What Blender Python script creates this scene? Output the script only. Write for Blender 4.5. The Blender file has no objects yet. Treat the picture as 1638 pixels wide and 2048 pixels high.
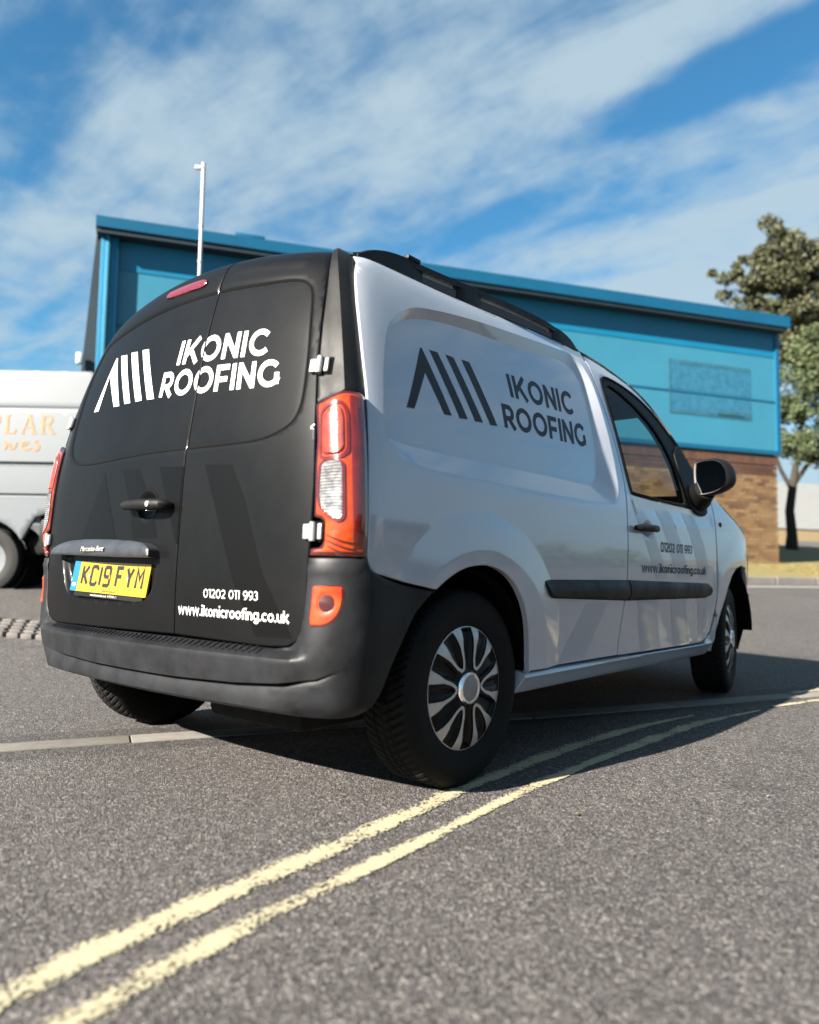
import bpy, bmesh, math, random
import numpy as np
from mathutils import Vector, Matrix
from mathutils.geometry import delaunay_2d_cdt
R = math.radians
random.seed(7); rng = np.random.default_rng(7)
scene = bpy.context.scene
COL = scene.collection

# ------------------------------------------------------------------ camera
YAW, PITCH, ROLL, FPX = R(39.948), R(4.483), R(0.872), 1507.04
cam_d = bpy.data.cameras.new('camera'); cam = bpy.data.objects.new('camera', cam_d); COL.objects.link(cam)
cam.location = (-2.0296, -2.3052, 0.6897)
f = Vector((math.cos(YAW)*math.cos(PITCH), math.sin(YAW)*math.cos(PITCH), math.sin(PITCH)))
r0 = f.cross(Vector((0,0,1))).normalized(); u0 = r0.cross(f)
rr = r0*math.cos(ROLL)+u0*math.sin(ROLL); uu = -r0*math.sin(ROLL)+u0*math.cos(ROLL)
cam.rotation_euler = Matrix((rr, uu, -f)).transposed().to_euler()
cam_d.sensor_fit = 'HORIZONTAL'; cam_d.sensor_width = 36; cam_d.lens = 36*FPX/1638
cam_d.clip_start = .05; cam_d.clip_end = 3000
cam_d.dof.use_dof = True; cam_d.dof.focus_distance = 2.95; cam_d.dof.aperture_fstop = 2.0
scene.camera = cam

# ------------------------------------------------------------------ sky, sun, exposure
SUNV = Vector((-1.8, .29, 1.0)).normalized()
sun_el = math.asin(SUNV.z); sun_az = math.atan2(SUNV.x, SUNV.y)
world = bpy.data.worlds.new('World'); scene.world = world; world.use_nodes = True
wt = world.node_tree; wt.nodes.clear()
def N(t, typ, **kw):
    n = t.nodes.new(typ)
    for k, v in kw.items():
        if hasattr(n, k): setattr(n, k, v)
    return n
out = N(wt, 'ShaderNodeOutputWorld'); bg = N(wt, 'ShaderNodeBackground'); bg.inputs[1].default_value = .05
sky = N(wt, 'ShaderNodeTexSky', sky_type='NISHITA', sun_disc=False, sun_elevation=sun_el, sun_rotation=sun_az, air_density=1.1, dust_density=.35, ozone_density=2.2)
tc = N(wt, 'ShaderNodeTexCoord'); sep = N(wt, 'ShaderNodeSeparateXYZ'); wt.links.new(tc.outputs['Generated'], sep.inputs[0])
def M_(t, op, a, b=None, c=None, clamp=False):
    n = t.nodes.new('ShaderNodeMath'); n.operation = op; n.use_clamp = clamp
    for i, v in enumerate((a, b, c)):
        if v is None: continue
        if isinstance(v, (int, float)): n.inputs[i].default_value = v
        else: t.links.new(v, n.inputs[i])
    return n.outputs[0]
zc = M_(wt, 'ADD', M_(wt, 'MAXIMUM', sep.outputs[2], 0.0), .16)
cx = M_(wt, 'DIVIDE', sep.outputs[0], zc); cy = M_(wt, 'DIVIDE', sep.outputs[1], zc)
comb = N(wt, 'ShaderNodeCombineXYZ'); wt.links.new(cx, comb.inputs[0]); wt.links.new(cy, comb.inputs[1])
mp = N(wt, 'ShaderNodeMapping'); wt.links.new(comb.outputs[0], mp.inputs[0])
mp.inputs['Rotation'].default_value = (0, 0, R(8)); mp.inputs['Scale'].default_value = (1.9, .75, 1); mp.inputs['Location'].default_value = (3.1, 1.7, 0)
def noise(t, vec, scale, detail=5, rough=.55, dist=0.):
    n = N(t, 'ShaderNodeTexNoise'); n.inputs['Scale'].default_value = scale; n.inputs['Detail'].default_value = detail
    n.inputs['Roughness'].default_value = rough; n.inputs['Distortion'].default_value = dist
    if vec is not None: t.links.new(vec, n.inputs['Vector'])
    return n.outputs['Fac']
n1 = noise(wt, mp.outputs[0], 1.5, 2, .5, .3); n2 = noise(wt, mp.outputs[0], 4.2, 6, .58, .4)
mp2 = N(wt, 'ShaderNodeMapping'); wt.links.new(comb.outputs[0], mp2.inputs[0]); mp2.inputs['Scale'].default_value = (1, 1.0, 1); mp2.inputs['Rotation'].default_value=(0,0,R(-20))
n3 = noise(wt, mp2.outputs[0], 15, 3, .5)
s = M_(wt, 'ADD', M_(wt, 'MULTIPLY_ADD', n1, .9, -.45), M_(wt, 'ADD', M_(wt, 'MULTIPLY_ADD', n2, 1.0, -.5), M_(wt, 'MULTIPLY_ADD', n3, .34, -.17)))
for bx_, by_, ra, rb, w_ in ((1.155,.30,.055,.24,-.42),(1.36,.50,.06,.22,-.30),(1.26,.92,.05,.26,-.36),(.42,1.14,.10,.10,-.22),(.55,.93,.06,.08,-.16),(.57,1.40,.05,.14,-.30),(.86,1.85,.04,.30,-.22),(1.0,1.16,.04,.16,-.16),
                             (.84,.80,.26,.34,.16),(1.04,.46,.07,.20,.22),(.68,1.60,.07,.20,.16),(1.68,.65,.16,.45,.24),(1.50,.30,.06,.22,.22),(.97,.12,.09,.22,.22),(.72,1.15,.10,.12,.14)):
    mb_ = N(wt, 'ShaderNodeMapping', vector_type='TEXTURE'); wt.links.new(comb.outputs[0], mb_.inputs[0]); mb_.inputs['Location'].default_value = (bx_, by_, 0); mb_.inputs['Scale'].default_value = (ra, rb, 1)
    ln_ = N(wt, 'ShaderNodeVectorMath', operation='LENGTH'); wt.links.new(mb_.outputs[0], ln_.inputs[0])
    q_ = N(wt, 'ShaderNodeMapRange', interpolation_type='SMOOTHSTEP'); wt.links.new(ln_.outputs['Value'], q_.inputs[0]); q_.inputs[1].default_value = .2; q_.inputs[2].default_value = 1.9; q_.inputs[3].default_value = w_; q_.inputs[4].default_value = 0
    s = M_(wt, 'ADD', s, q_.outputs[0])
hz_ = N(wt, 'ShaderNodeMapRange', interpolation_type='SMOOTHSTEP'); wt.links.new(sep.outputs[2], hz_.inputs[0]); hz_.inputs[1].default_value = 0; hz_.inputs[2].default_value = .30; hz_.inputs[3].default_value = .45; hz_.inputs[4].default_value = 0
s = M_(wt, 'ADD', s, hz_.outputs[0])
mr = N(wt, 'ShaderNodeMapRange', interpolation_type='SMOOTHSTEP'); wt.links.new(s, mr.inputs[0])
mr.inputs[1].default_value = -.36; mr.inputs[2].default_value = .36; mr.inputs[3].default_value = 0; mr.inputs[4].default_value = .90
cov = mr.outputs[0]
mixc = N(wt, 'ShaderNodeMix', data_type='RGBA'); wt.links.new(cov, mixc.inputs[0])
tint = N(wt, 'ShaderNodeMix', data_type='RGBA', blend_type='MULTIPLY'); tint.inputs[0].default_value = 1
wt.links.new(sky.outputs[0], tint.inputs[6]); tint.inputs[7].default_value = (.25, .56, .655, 1)
wt.links.new(tint.outputs[2], mixc.inputs[6]); mixc.inputs[7].default_value = (1.90, 2.42, 2.75, 1)
wt.links.new(mixc.outputs[2], bg.inputs[0]); wt.links.new(bg.outputs[0], out.inputs[0])
sun_d = bpy.data.lights.new('sun', 'SUN'); sun_d.energy = 5.0; sun_d.angle = R(.5); sun_d.color = (1, .925, .82)
sun = bpy.data.objects.new('sun', sun_d); COL.objects.link(sun); sun.rotation_euler = SUNV.to_track_quat('Z', 'Y').to_euler(); sun.location=(-20,3,12)
vs = scene.view_settings; vs.view_transform = 'Standard'; vs.look = 'None'; vs.gamma = 1; vs.exposure = 2.45; vs.use_curve_mapping = False

# ------------------------------------------------------------------ materials
AK = .74
FULL = ('white_paint', 'frosted_grey_vinyl', 'charcoal_vinyl', 'mirror_glass', 'chrome')
def mat(name, col, rough=.5, metal=0., coat=0., coat_r=.05, spec=.5, var=0., vscale=3., bump=0., bscale=200., trans=0., ior=1.45, rvar=0., rscale=4., col2=None, sheen=0.):
    if name not in FULL: col = tuple(v*AK for v in col); col2 = tuple(v*AK for v in col2) if col2 else None
    m = bpy.data.materials.new(name); m.use_nodes = True; t = m.node_tree; b = t.nodes['Principled BSDF']
    b.inputs['Roughness'].default_value = rough; b.inputs['Metallic'].default_value = metal
    b.inputs['Coat Weight'].default_value = coat; b.inputs['Coat IOR'].default_value = 1.65; b.inputs['Coat Roughness'].default_value = coat_r
    b.inputs['Specular IOR Level'].default_value = spec; b.inputs['Transmission Weight'].default_value = trans; b.inputs['IOR'].default_value = ior
    co = N(t, 'ShaderNodeTexCoord').outputs['Object']
    c = tuple(col)+(1,)
    if var or col2:
        n = noise(t, co, vscale, 6, .6)
        mr_ = N(t, 'ShaderNodeMapRange'); t.links.new(n, mr_.inputs[0]); mr_.inputs[1].default_value = .3; mr_.inputs[2].default_value = .7
        mx = N(t, 'ShaderNodeMix', data_type='RGBA'); t.links.new(mr_.outputs[0], mx.inputs[0])
        c2 = tuple(col2)+(1,) if col2 else tuple(min(1, v*(1+var)) for v in col)+(1,)
        c1 = c if col2 else tuple(v*(1-var) for v in col)+(1,)
        mx.inputs[6].default_value = c1; mx.inputs[7].default_value = c2; t.links.new(mx.outputs[2], b.inputs['Base Color'])
    else: b.inputs['Base Color'].default_value = c
    if rvar:
        n = noise(t, co, rscale, 5, .65)
        mr_ = N(t, 'ShaderNodeMapRange'); t.links.new(n, mr_.inputs[0]); mr_.inputs[1].default_value=.3; mr_.inputs[2].default_value=.7
        mr_.inputs[3].default_value = max(.02, rough-rvar); mr_.inputs[4].default_value = rough+rvar; t.links.new(mr_.outputs[0], b.inputs['Roughness'])
    if bump:
        n = noise(t, co, bscale, 3, .6); bp = N(t, 'ShaderNodeBump'); bp.inputs['Strength'].default_value = bump; bp.inputs['Distance'].default_value = .001
        t.links.new(n, bp.inputs['Height']); t.links.new(bp.outputs[0], b.inputs['Normal'])
    return m
MT = {}
MT['paint'] = mat('white_paint', (.295,.312,.355), .30, 0, 1., .03)
MT['wrap'] = mat('satin_black_wrap', (.0028,.0029,.0032), .44, 0, .10, .10, spec=.10, var=.12, vscale=5, rvar=.06, rscale=3, bump=.06, bscale=60)
MT['gloss'] = mat('gloss_black_vinyl', (.0026,.0026,.0028), .36, 0, 0, .04, spec=.12)
MT['plastic'] = mat('black_plastic', (.0065,.0063,.0062), .50, 0, 0, spec=.22, var=.25, vscale=6, bump=.35, bscale=900, rvar=.1, rscale=8)
MT['bumper'] = mat('weathered_bumper_plastic', (.006,.0062,.007), .46, 0, 0, spec=.24, col2=(.017,.018,.021), vscale=9, bump=.3, bscale=900, rvar=.1, rscale=12)
MT['trim'] = mat('matt_black_trim', (.0045,.0043,.0042), .6, spec=.15, var=.2, vscale=20)
MT['garnish'] = mat('faded_garnish_plastic', (.016,.018,.022), .38, 0, 0, col2=(.035,.038,.045), vscale=18, bump=.3, bscale=900)
MT['railbase'] = mat('rail_base_plastic', (.05,.045,.05), .6)
MT['blackmatt'] = mat('matt_black', (.003,.003,.003), .85, spec=.08, var=.3)
MT['rubber'] = mat('tyre_rubber', (.0045,.0044,.004), .75, spec=.2, var=.35, vscale=14, bump=.3, bscale=300)
MT['white'] = mat('white_vinyl', (.62,.62,.62), .45, var=.02)
MT['dkvinyl'] = mat('charcoal_vinyl', (.016,.016,.019), .45, spec=.2, var=.1)
MT['ghost'] = mat('frosted_grey_vinyl', (.256,.272,.312), .36, 0, .5, .05)
MT['hinge'] = mat('hinge_paint', (.24,.245,.255), .35, 0, .5, var=.03, vscale=30)
MT['silver'] = mat('machined_silver', (.60,.57,.55), .40, .55, var=.12, vscale=30)
MT['capblack'] = mat('cap_gloss_black', (.003,.003,.003), .35, 0, 0, spec=.2, var=.2)
MT['capgrey'] = mat('cap_grey', (.30,.29,.29), .45, .6, var=.1, vscale=60)
MT['chrome'] = mat('chrome', (.75,.76,.78), .12, 1, rvar=.05)
MT['lampdark'] = mat('lamp_border', (.05,.002,.003), .15, 0, 1, .02, var=.2)
MT['lampred'] = mat('lamp_red_lens', (.27,.018,.001), .22, 0, .7, .02, col2=(.42,.055,.002), vscale=25)
MT['lampdeep'] = mat('lamp_deep_red', (.10,.004,.002), .2, 0, 1, .02, var=.3, vscale=20)
MT['lampbulb'] = mat('brake_lens', (.13,.006,.005), .28, 0, 1, .03, col2=(.30,.035,.006), vscale=40, bump=.8, bscale=180)
MT['lampclear'] = mat('clear_ribbed_lens', (.10,.10,.105), .25, .3, 1, .03, col2=(.40,.40,.41), vscale=55)
MT['brakered'] = mat('third_brake_lens', (.13,.006,.012), .25, 0, 1, .03, var=.2, vscale=60)
MT['yellow'] = mat('plate_yellow', (.42,.245,.008), .38, 0, .4, .1, var=.03, vscale=40)
MT['plateblue'] = mat('plate_blue', (.005,.12,.28), .38, 0, .4)
MT['platetext'] = mat('plate_text_black', (.012,.012,.012), .4)
MT['gold'] = mat('gold_print', (.8,.6,.12), .5)
MT['headlining'] = mat('dark_cabin_lining', (.035,.033,.032), .85, var=.2, vscale=8)
MT['seat'] = mat('seat_fabric', (.02,.02,.022), .95, var=.3, vscale=60)
MT['mirror'] = mat('mirror_glass', (.62,.65,.68), .02, 1)
MT['under'] = mat('underbody', (.008,.008,.008), .85, spec=.1, col2=(.018,.016,.014), vscale=12)
def glass(name, tint, refl=.08):
    m = bpy.data.materials.new(name); m.use_nodes = True; t = m.node_tree; t.nodes.clear()
    o = N(t, 'ShaderNodeOutputMaterial'); tr = N(t, 'ShaderNodeBsdfTransparent'); tr.inputs[0].default_value = tint+(1,)
    g = N(t, 'ShaderNodeBsdfGlossy'); g.inputs['Roughness'].default_value = .01
    lw = N(t, 'ShaderNodeFresnel'); lw.inputs[0].default_value = 1.45
    mx = N(t, 'ShaderNodeMixShader'); t.links.new(M_(t, 'MULTIPLY', lw.outputs[0], refl*10, clamp=True), mx.inputs[0]); t.links.new(tr.outputs[0], mx.inputs[1]); t.links.new(g.outputs[0], mx.inputs[2]); t.links.new(mx.outputs[0], o.inputs[0])
    return m
MT['glass'] = glass('window_glass', (.93,.96,.95), .03); MT['screen'] = glass('windscreen_glass', (.90,.97,.95), .04)

# ------------------------------------------------------------------ object helpers
def link(name, me, parent=None, m=None):
    o = bpy.data.objects.new(name, me); COL.objects.link(o)
    if parent is not None: o.parent = parent
    if m is not None and me is not None and len(me.materials) == 0: me.materials.append(m)
    return o
def mesh(name, V, F, m=None, parent=None, smooth=True, sharp=35):
    me = bpy.data.meshes.new(name); me.from_pydata([tuple(map(float, v)) for v in V], [], [tuple(int(i) for i in q) for q in F]); me.update()
    if smooth and len(F):
        me.polygons.foreach_set('use_smooth', [True]*len(me.polygons)); me.set_sharp_from_angle(angle=R(sharp))
    return link(name, me, parent, m)
def tag(o, label=None, cat=None, group=None, kind=None):
    if label: o['label'] = label
    if cat: o['category'] = cat
    if group: o['group'] = group
    if kind: o['kind'] = kind
    return o
def empty(name, loc=(0,0,0), rz=0, **kw):
    o = bpy.data.objects.new(name, None); COL.objects.link(o); o.location = loc; o.rotation_euler = (0,0,rz); o.empty_display_size = .2
    return tag(o, **kw)
class MB:
    def __init__(s): s.V = []; s.F = []
    def add(s, V, F):
        k = len(s.V); s.V += [tuple(v) for v in V]; s.F += [tuple(i+k for i in q) for q in F]; return s
    def box(s, c, d, rot=None, bev=0):
        hx, hy, hz = d[0]/2, d[1]/2, d[2]/2
        if bev:
            bm = bmesh.new(); bmesh.ops.create_cube(bm, size=1, matrix=Matrix.Diagonal((d[0], d[1], d[2], 1)))
            bmesh.ops.bevel(bm, geom=bm.edges[:], offset=bev, segments=2, profile=.5, affect='EDGES')
            V = [v.co.copy() for v in bm.verts]; F = [[v.index for v in q.verts] for q in bm.faces]; bm.free()
        else:
            V = [Vector((x, y, z)) for x in (-hx, hx) for y in (-hy, hy) for z in (-hz, hz)]
            F = [(0,1,3,2),(4,6,7,5),(0,4,5,1),(2,3,7,6),(0,2,6,4),(1,5,7,3)]
        Mx = rot if rot is not None else Matrix.Identity(3)
        return s.add([Mx @ v + Vector(c) for v in V], F)
    def tube(s, P, rad, n=10, cap=True):
        P = [Vector(p) for p in P]; rad = rad if hasattr(rad, '__len__') else [rad]*len(P)
        V = []; F = []; pu = None
        for i, p in enumerate(P):
            d = (P[min(i+1, len(P)-1)]-P[max(i-1, 0)]).normalized()
            a = Vector((0,0,1)) if abs(d.z) < .9 else Vector((1,0,0))
            if pu is not None: a = pu
            x = a.cross(d).normalized(); y = d.cross(x); pu = y if pu is None else d.cross(x)
            for k in range(n):
                t = 2*math.pi*k/n; V.append(p+(x*math.cos(t)+y*math.sin(t))*rad[i])
        for i in range(len(P)-1):
            for k in range(n): F.append((i*n+k, i*n+(k+1)%n, (i+1)*n+(k+1)%n, (i+1)*n+k))
        if cap: F.append(tuple(range(n))[::-1]); F.append(tuple((len(P)-1)*n+k for k in range(n)))
        return s.add(V, F)
    def build(s, name, m=None, parent=None, smooth=True, sharp=35): return mesh(name, s.V, s.F, m, parent, smooth, sharp)
def flip(V, F): return [(v[0], -v[1], v[2]) for v in V], [tuple(reversed(q)) for q in F]

# ---------- polygons and fitted patches
def inside(P, loops):
    P = np.asarray(P, float); c = np.zeros(len(P), bool)
    for L in loops:
        L = np.asarray(L, float); A = L; B = np.roll(L, -1, 0)
        for (x1, y1), (x2, y2) in zip(A, B):
            if y1 == y2: continue
            m_ = ((y1 > P[:,1]) != (y2 > P[:,1])) & (P[:,0] < (x2-x1)*(P[:,1]-y1)/(y2-y1)+x1)
            c ^= m_
    return c
def pdist(P, L, closed=True):
    P = np.asarray(P, float); L = np.asarray(L, float); A = L if closed else L[:-1]; B = np.roll(L, -1, 0) if closed else L[1:]
    d = np.full(len(P), 1e9)
    for a, b in zip(A, B):
        ab = b-a; t = np.clip(((P-a)@ab)/(ab@ab+1e-12), 0, 1); d = np.minimum(d, np.hypot(*(P-a-t[:,None]*ab).T))
    return d
def resamp(L, h, closed=True):
    L = [tuple(p) for p in L]; o = []; n = len(L)
    for i in range(n if closed else n-1):
        a, b = np.array(L[i]), np.array(L[(i+1) % n]); k = max(1, int(math.ceil(np.hypot(*(b-a))/h)))
        for j in range(k): o.append(tuple(a+(b-a)*j/k))
    if not closed: o.append(L[-1])
    return o
def rnd(L, r, n=5):
    # round the corners of a closed polygon; r may be a number or a list
    o = []; m = len(L)
    for i in range(m):
        p0, p1, p2 = (np.array(L[(i+k) % m], float) for k in (-1, 0, 1)); rad = r[i] if hasattr(r, '__len__') else r
        a = p0-p1; b = p2-p1; la, lb = np.hypot(*a), np.hypot(*b); rad = min(rad, la*.49, lb*.49)
        if rad < 1e-5: o.append(tuple(p1)); continue
        a = p1+a/la*rad; b = p1+b/lb*rad
        for k in range(n+1):
            t = k/n; o.append(tuple((1-t)**2*a+2*t*(1-t)*p1+t*t*b))
    return o
def catm(L, k=4, closed=False):
    L = [np.array(p, float) for p in L]; n = len(L); o = []
    for i in range(n if closed else n-1):
        g = (lambda j: L[j % n]) if closed else (lambda j: L[min(max(j, 0), n-1)])
        p0, p1, p2, p3 = g(i-1), g(i), g(i+1), g(i+2)
        for j in range(k):
            t = j/k; o.append(tuple(.5*((2*p1)+(-p0+p2)*t+(2*p0-5*p1+4*p2-p3)*t*t+(-p0+3*p1-3*p2+p3)*t**3)))
    if not closed: o.append(tuple(L[-1]))
    return o
def area(L): L = np.asarray(L); B = np.roll(L, -1, 0); return .5*np.sum(L[:,0]*B[:,1]-B[:,0]*L[:,1])
def inset(L, d):
    L = np.asarray(L, float)
    if area(L) < 0: L = L[::-1]
    a = L-np.roll(L, 1, 0); b = np.roll(L, -1, 0)-L
    a /= np.hypot(*a.T)[:,None]+1e-12; b /= np.hypot(*b.T)[:,None]+1e-12
    na = np.stack([-a[:,1], a[:,0]], 1); nb = np.stack([-b[:,1], b[:,0]], 1); m_ = na+nb; l = np.hypot(*m_.T); m_ = m_/(l[:,None]+1e-9)
    k = 1/np.clip((m_*na).sum(1), .5, 1)
    return [tuple(p) for p in L+m_*k[:,None]*d]
def normals(fn, a, b, sg):
    h = 2e-3; da = fn(a+h, b)-fn(a-h, b); db = fn(a, b+h)-fn(a, b-h); n = np.cross(da, db); n /= np.linalg.norm(n, axis=1)[:,None]+1e-12
    return n*sg
def patch(name, loops, fn, sg, m, parent, res=.02, off=0., skirt=.012, roll=.0035, roll_d=.0025, gap=0., extra=(), holes=(), mirror=False, sharp=35, build=True):
    """loops: closed outlines in the (a,b) domain; fn maps them on the body; off = height along the normal (number or function)"""
    loops = [inset(L, gap) if gap else (list(L) if area(L) > 0 else list(L)[::-1]) for L in loops]
    holes = [list(L) if area(L) > 0 else list(L)[::-1] for L in holes]
    shapes = loops+holes
    bl = [resamp(L, res) for L in shapes]
    V2 = []; E2 = []; bidx = []
    for L in bl:
        k = len(V2); V2 += L; n = len(L); E2 += [(k+i, k+(i+1) % n) for i in range(n)]; bidx.append(list(range(k, k+n)))
    nb = len(V2); rl = []
    if roll:
        for i, L in enumerate(bl):
            ins = inset(L, roll if i < len(loops) else -roll); ins = np.array(ins)
            ok = inside(ins, shapes) & (np.min([pdist(ins, q) for q in bl], 0) > roll*.7)
            k = len(V2); idx = np.cumsum(ok)-1; V2 += [tuple(p) for p in ins[ok]]
            E2 += [(k+int(idx[j]), k+int(idx[(j+1) % len(ok)])) for j in range(len(ok)) if ok[j] and ok[(j+1) % len(ok)]]
    A = np.array([p for L in bl for p in L]); lo, hi = A.min(0), A.max(0)
    gx = np.arange(lo[0]+res*.5, hi[0], res); gy = np.arange(lo[1]+res*.5, hi[1], res)
    if len(gx) and len(gy):
        G = np.array(np.meshgrid(gx, gy)).reshape(2, -1).T
        G = G[inside(G, shapes)]
        if len(G): G = G[np.min([pdist(G, q) for q in bl], 0) > max(res*.45, roll*1.5)]
        ex = np.array([p for e in extra for p in e]) if len(extra) else np.zeros((0, 2))
        if len(ex):
            ex = ex[inside(ex, shapes)]; ex = ex[np.min([pdist(ex, q) for q in bl], 0) > .003]
            if len(ex) and len(G):
                keep = np.ones(len(G), bool)
                for i in range(0, len(ex), 400): keep &= (np.hypot(G[:,None,0]-ex[None,i:i+400,0], G[:,None,1]-ex[None,i:i+400,1]).min(1) > res*.4)
                G = G[keep]
            V2 += [tuple(p) for p in ex]
        V2 += [tuple(p) for p in G]
    rv, re, rf, ov, oe, of = delaunay_2d_cdt([Vector(p) for p in V2], E2, [], 0, 1e-6)
    P = np.array([tuple(v) for v in rv]); T = [tuple(q) for q in rf if len(q) == 3]
    cen = np.array([(P[a]+P[b]+P[c])/3 for a, b, c in T]); ok = inside(cen, shapes); T = [T[i] for i in np.nonzero(ok)[0]]
    a, b = P[:,0], P[:,1]; S = fn(a, b); Nn = normals(fn, a, b, sg)
    o = off(a, b) if callable(off) else np.full(len(a), float(off))
    isb = np.zeros(len(P), bool)
    for i, l in enumerate(ov):
        if any(j < nb for j in l): isb[i] = True
    o2 = o-np.where(isb, roll_d if roll else 0, 0)
    V = S+Nn*o2[:,None]
    # winding
    T2 = []
    for t in T:
        p = P[list(t)]; ar = (p[1,0]-p[0,0])*(p[2,1]-p[0,1])-(p[2,0]-p[0,0])*(p[1,1]-p[0,1])
        if abs(ar) < 1e-12: continue
        if (ar < 0) != (sg < 0): t = t[::-1]
        T2.append(t)
    V = [tuple(v) for v in V]; F = list(T2)
    if skirt:
        cnt = {}
        for t in T2:
            for i in range(3):
                e = (t[i], t[(i+1) % 3]); cnt[e] = cnt.get(e, 0)+1
        low = {}
        for (i, j) in list(cnt):
            if (j, i) in cnt: continue
            for k in (i, j):
                if k not in low: low[k] = len(V); V.append(tuple(S[k]+Nn[k]*(o2[k]-skirt)))
            F.append((j, i, low[i], low[j]))
    used = sorted({i for q in F for i in q}); mp_ = {i: k for k, i in enumerate(used)}
    V = [V[i] for i in used]; F = [tuple(mp_[i] for i in q) for q in F]
    if not build: return V, F
    o_ = mesh(name, V, F, m, parent, True, sharp)
    if mirror:
        V2_, F2_ = flip(V, F); return o_, mesh(name, V2_, F2_, m, mirror if mirror is not True else parent, True, sharp)
    return o_

# ------------------------------------------------------------------ body form of the van (x forward, rear axle at x=0, right side is -y)
WZ=[(.15,.83),(.2,.84),(.3,.86),(.45,.885),(.6,.906),(.8,.912),(.95,.903),(1.05,.888),(1.17,.860),(1.34,.814),(1.5,.764),(1.62,.718),(1.68,.688),(1.72,.66),(1.85,.58)]
BZ=[(.15,.56),(.22,.62),(.3,.65),(.45,.672),(.6,.675),(.9,.665),(1.06,.655),(1.2,.637),(1.4,.60),(1.55,.557),(1.62,.53),(1.66,.502),(1.69,.455),(1.72,.39),(1.85,.2)]
def mono(tab):
    X=np.array([a for a,_ in tab]);Y=np.array([b for _,b in tab],float)
    d=np.diff(Y)/np.diff(X);m=np.zeros(len(X));m[1:-1]=np.where(d[:-1]*d[1:]>0,2*d[:-1]*d[1:]/(d[:-1]+d[1:]+1e-12),0);m[0]=d[0];m[-1]=d[-1]
    def f(x):
        x=np.clip(x,X[0],X[-1]);i=np.clip(np.searchsorted(X,x,side='right')-1,0,len(X)-2)
        h=X[i+1]-X[i];t=(x-X[i])/h
        return (1+2*t)*(1-t)**2*Y[i]+t*(1-t)**2*h*m[i]+t*t*(3-2*t)*Y[i+1]+t*t*(t-1)*h*m[i+1]
    return f
Wz=mono(WZ);Bz=mono(BZ);NE=12.;CR=.06
sm=lambda t:np.clip(t,0,1)**2*(3-2*np.clip(t,0,1))
def halfw(x,z):
    x=np.asarray(x,float);z=np.asarray(z,float)
    w=Wz(z)
    w=w-.030*sm((x-.9)/1.5)*sm((z-.95)/.35)
    w=w*np.clip(1-np.clip((x-2.35)/1.16,0,.999)**3.6,1e-4,1)**(1/3.6)
    bc=Bz(z)-CR
    w=w*np.clip(1-np.clip(-x/bc,0,1)**NE,0,1)**(1/NE)
    return w
def dome(y,zp): return .078*(1-np.clip(np.abs(y)/.685,0,1.3)**2)*sm((zp-1.2)/.48)
def side(x,z): return np.stack([x,-halfw(x,z),z],-1)
def rear(y,zp):
    y=np.asarray(y,float);zp=np.asarray(zp,float)
    W=Wz(zp);r=np.clip(np.abs(y)/W,0,1)
    x=-(Bz(zp)-CR)*(1-r**NE)**(1/NE)-CR*(1-r**2)
    return np.stack([x,y,zp+dome(y,zp)],-1)
_ph=np.linspace(0,np.pi/2,721)
def corner(u,zp):
    # u in 0..1.45 : 0 = side at x=0 ; 1.45 = rear centre; right side (y<0)
    u=np.atleast_1d(np.asarray(u,float));zp=np.broadcast_to(np.asarray(zp,float),u.shape)
    W=Wz(zp)[:,None];B=(Bz(zp)-CR)[:,None]
    s,c=np.sin(_ph)[None],np.cos(_ph)[None]
    n=((s)**NE+(c)**NE)**(-1/NE)
    Y=-W*c*n;r=c*n;X=-B*s*n-CR*(1-r**2)*s
    L=np.concatenate([np.zeros((len(u),1)),np.cumsum(np.hypot(np.diff(X,axis=1),np.diff(Y,axis=1)),axis=1)],1)
    L=L/L[:,-1:]*1.45
    o=[]
    for i in range(len(u)):
        x=np.interp(u[i],L[i],X[i]);y=np.interp(u[i],L[i],Y[i]);o.append((x,y,zp[i]+dome(y,zp[i])))
    return np.array(o)
def corner_full(u, zp):
    u = np.asarray(u, float); l = u > 1.45; P = corner(np.where(l, 2.9-u, u), zp); P[:,1] = np.where(l, -P[:,1], P[:,1]); return P

# ------------------------------------------------------------------ lettering built from strokes
def band(P, w, closed=False):
    P = [tuple(p) for p in P]; P = [p for i, p in enumerate(P) if i == 0 or math.hypot(p[0]-P[i-1][0], p[1]-P[i-1][1]) > 1e-5]
    P = np.array(P, float); n = len(P)
    d = (np.roll(P, -1, 0)-np.roll(P, 1, 0)) if closed else np.gradient(P, axis=0)
    if not closed and n > 2:
        d[1:-1] = 0
        a = P[1:-1]-P[:-2]; b = P[2:]-P[1:-1]; a /= np.hypot(*a.T)[:,None]; b /= np.hypot(*b.T)[:,None]; d[1:-1] = a+b
    d /= np.hypot(*d.T)[:,None]+1e-12; nn = np.stack([-d[:,1], d[:,0]], 1)
    k = np.ones(n)
    if not closed and n > 2:
        a = P[1:-1]-P[:-2]; a /= np.hypot(*a.T)[:,None]; k[1:-1] = 1/np.clip(np.abs((nn[1:-1]*np.stack([-a[:,1], a[:,0]], 1)).sum(1)), .6, 1)
    A = P+nn*(w/2*k)[:,None]; B = P-nn*(w/2*k)[:,None]
    if closed: return [[tuple(p) for p in A], [tuple(p) for p in B]]
    return [[tuple(p) for p in A]+[tuple(p) for p in B[::-1]]]
def arc(cx, cy, rx, ry, a0, a1, n=14): return [(cx+rx*math.cos(R(a0+(a1-a0)*i/n)), cy+ry*math.sin(R(a0+(a1-a0)*i/n))) for i in range(n+1)]
def ring(cx, cy, rx, ry, w, n=26): return band(arc(cx, cy, rx-w/2, ry-w/2, 0, 360, n)[:-1], w, True)
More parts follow.
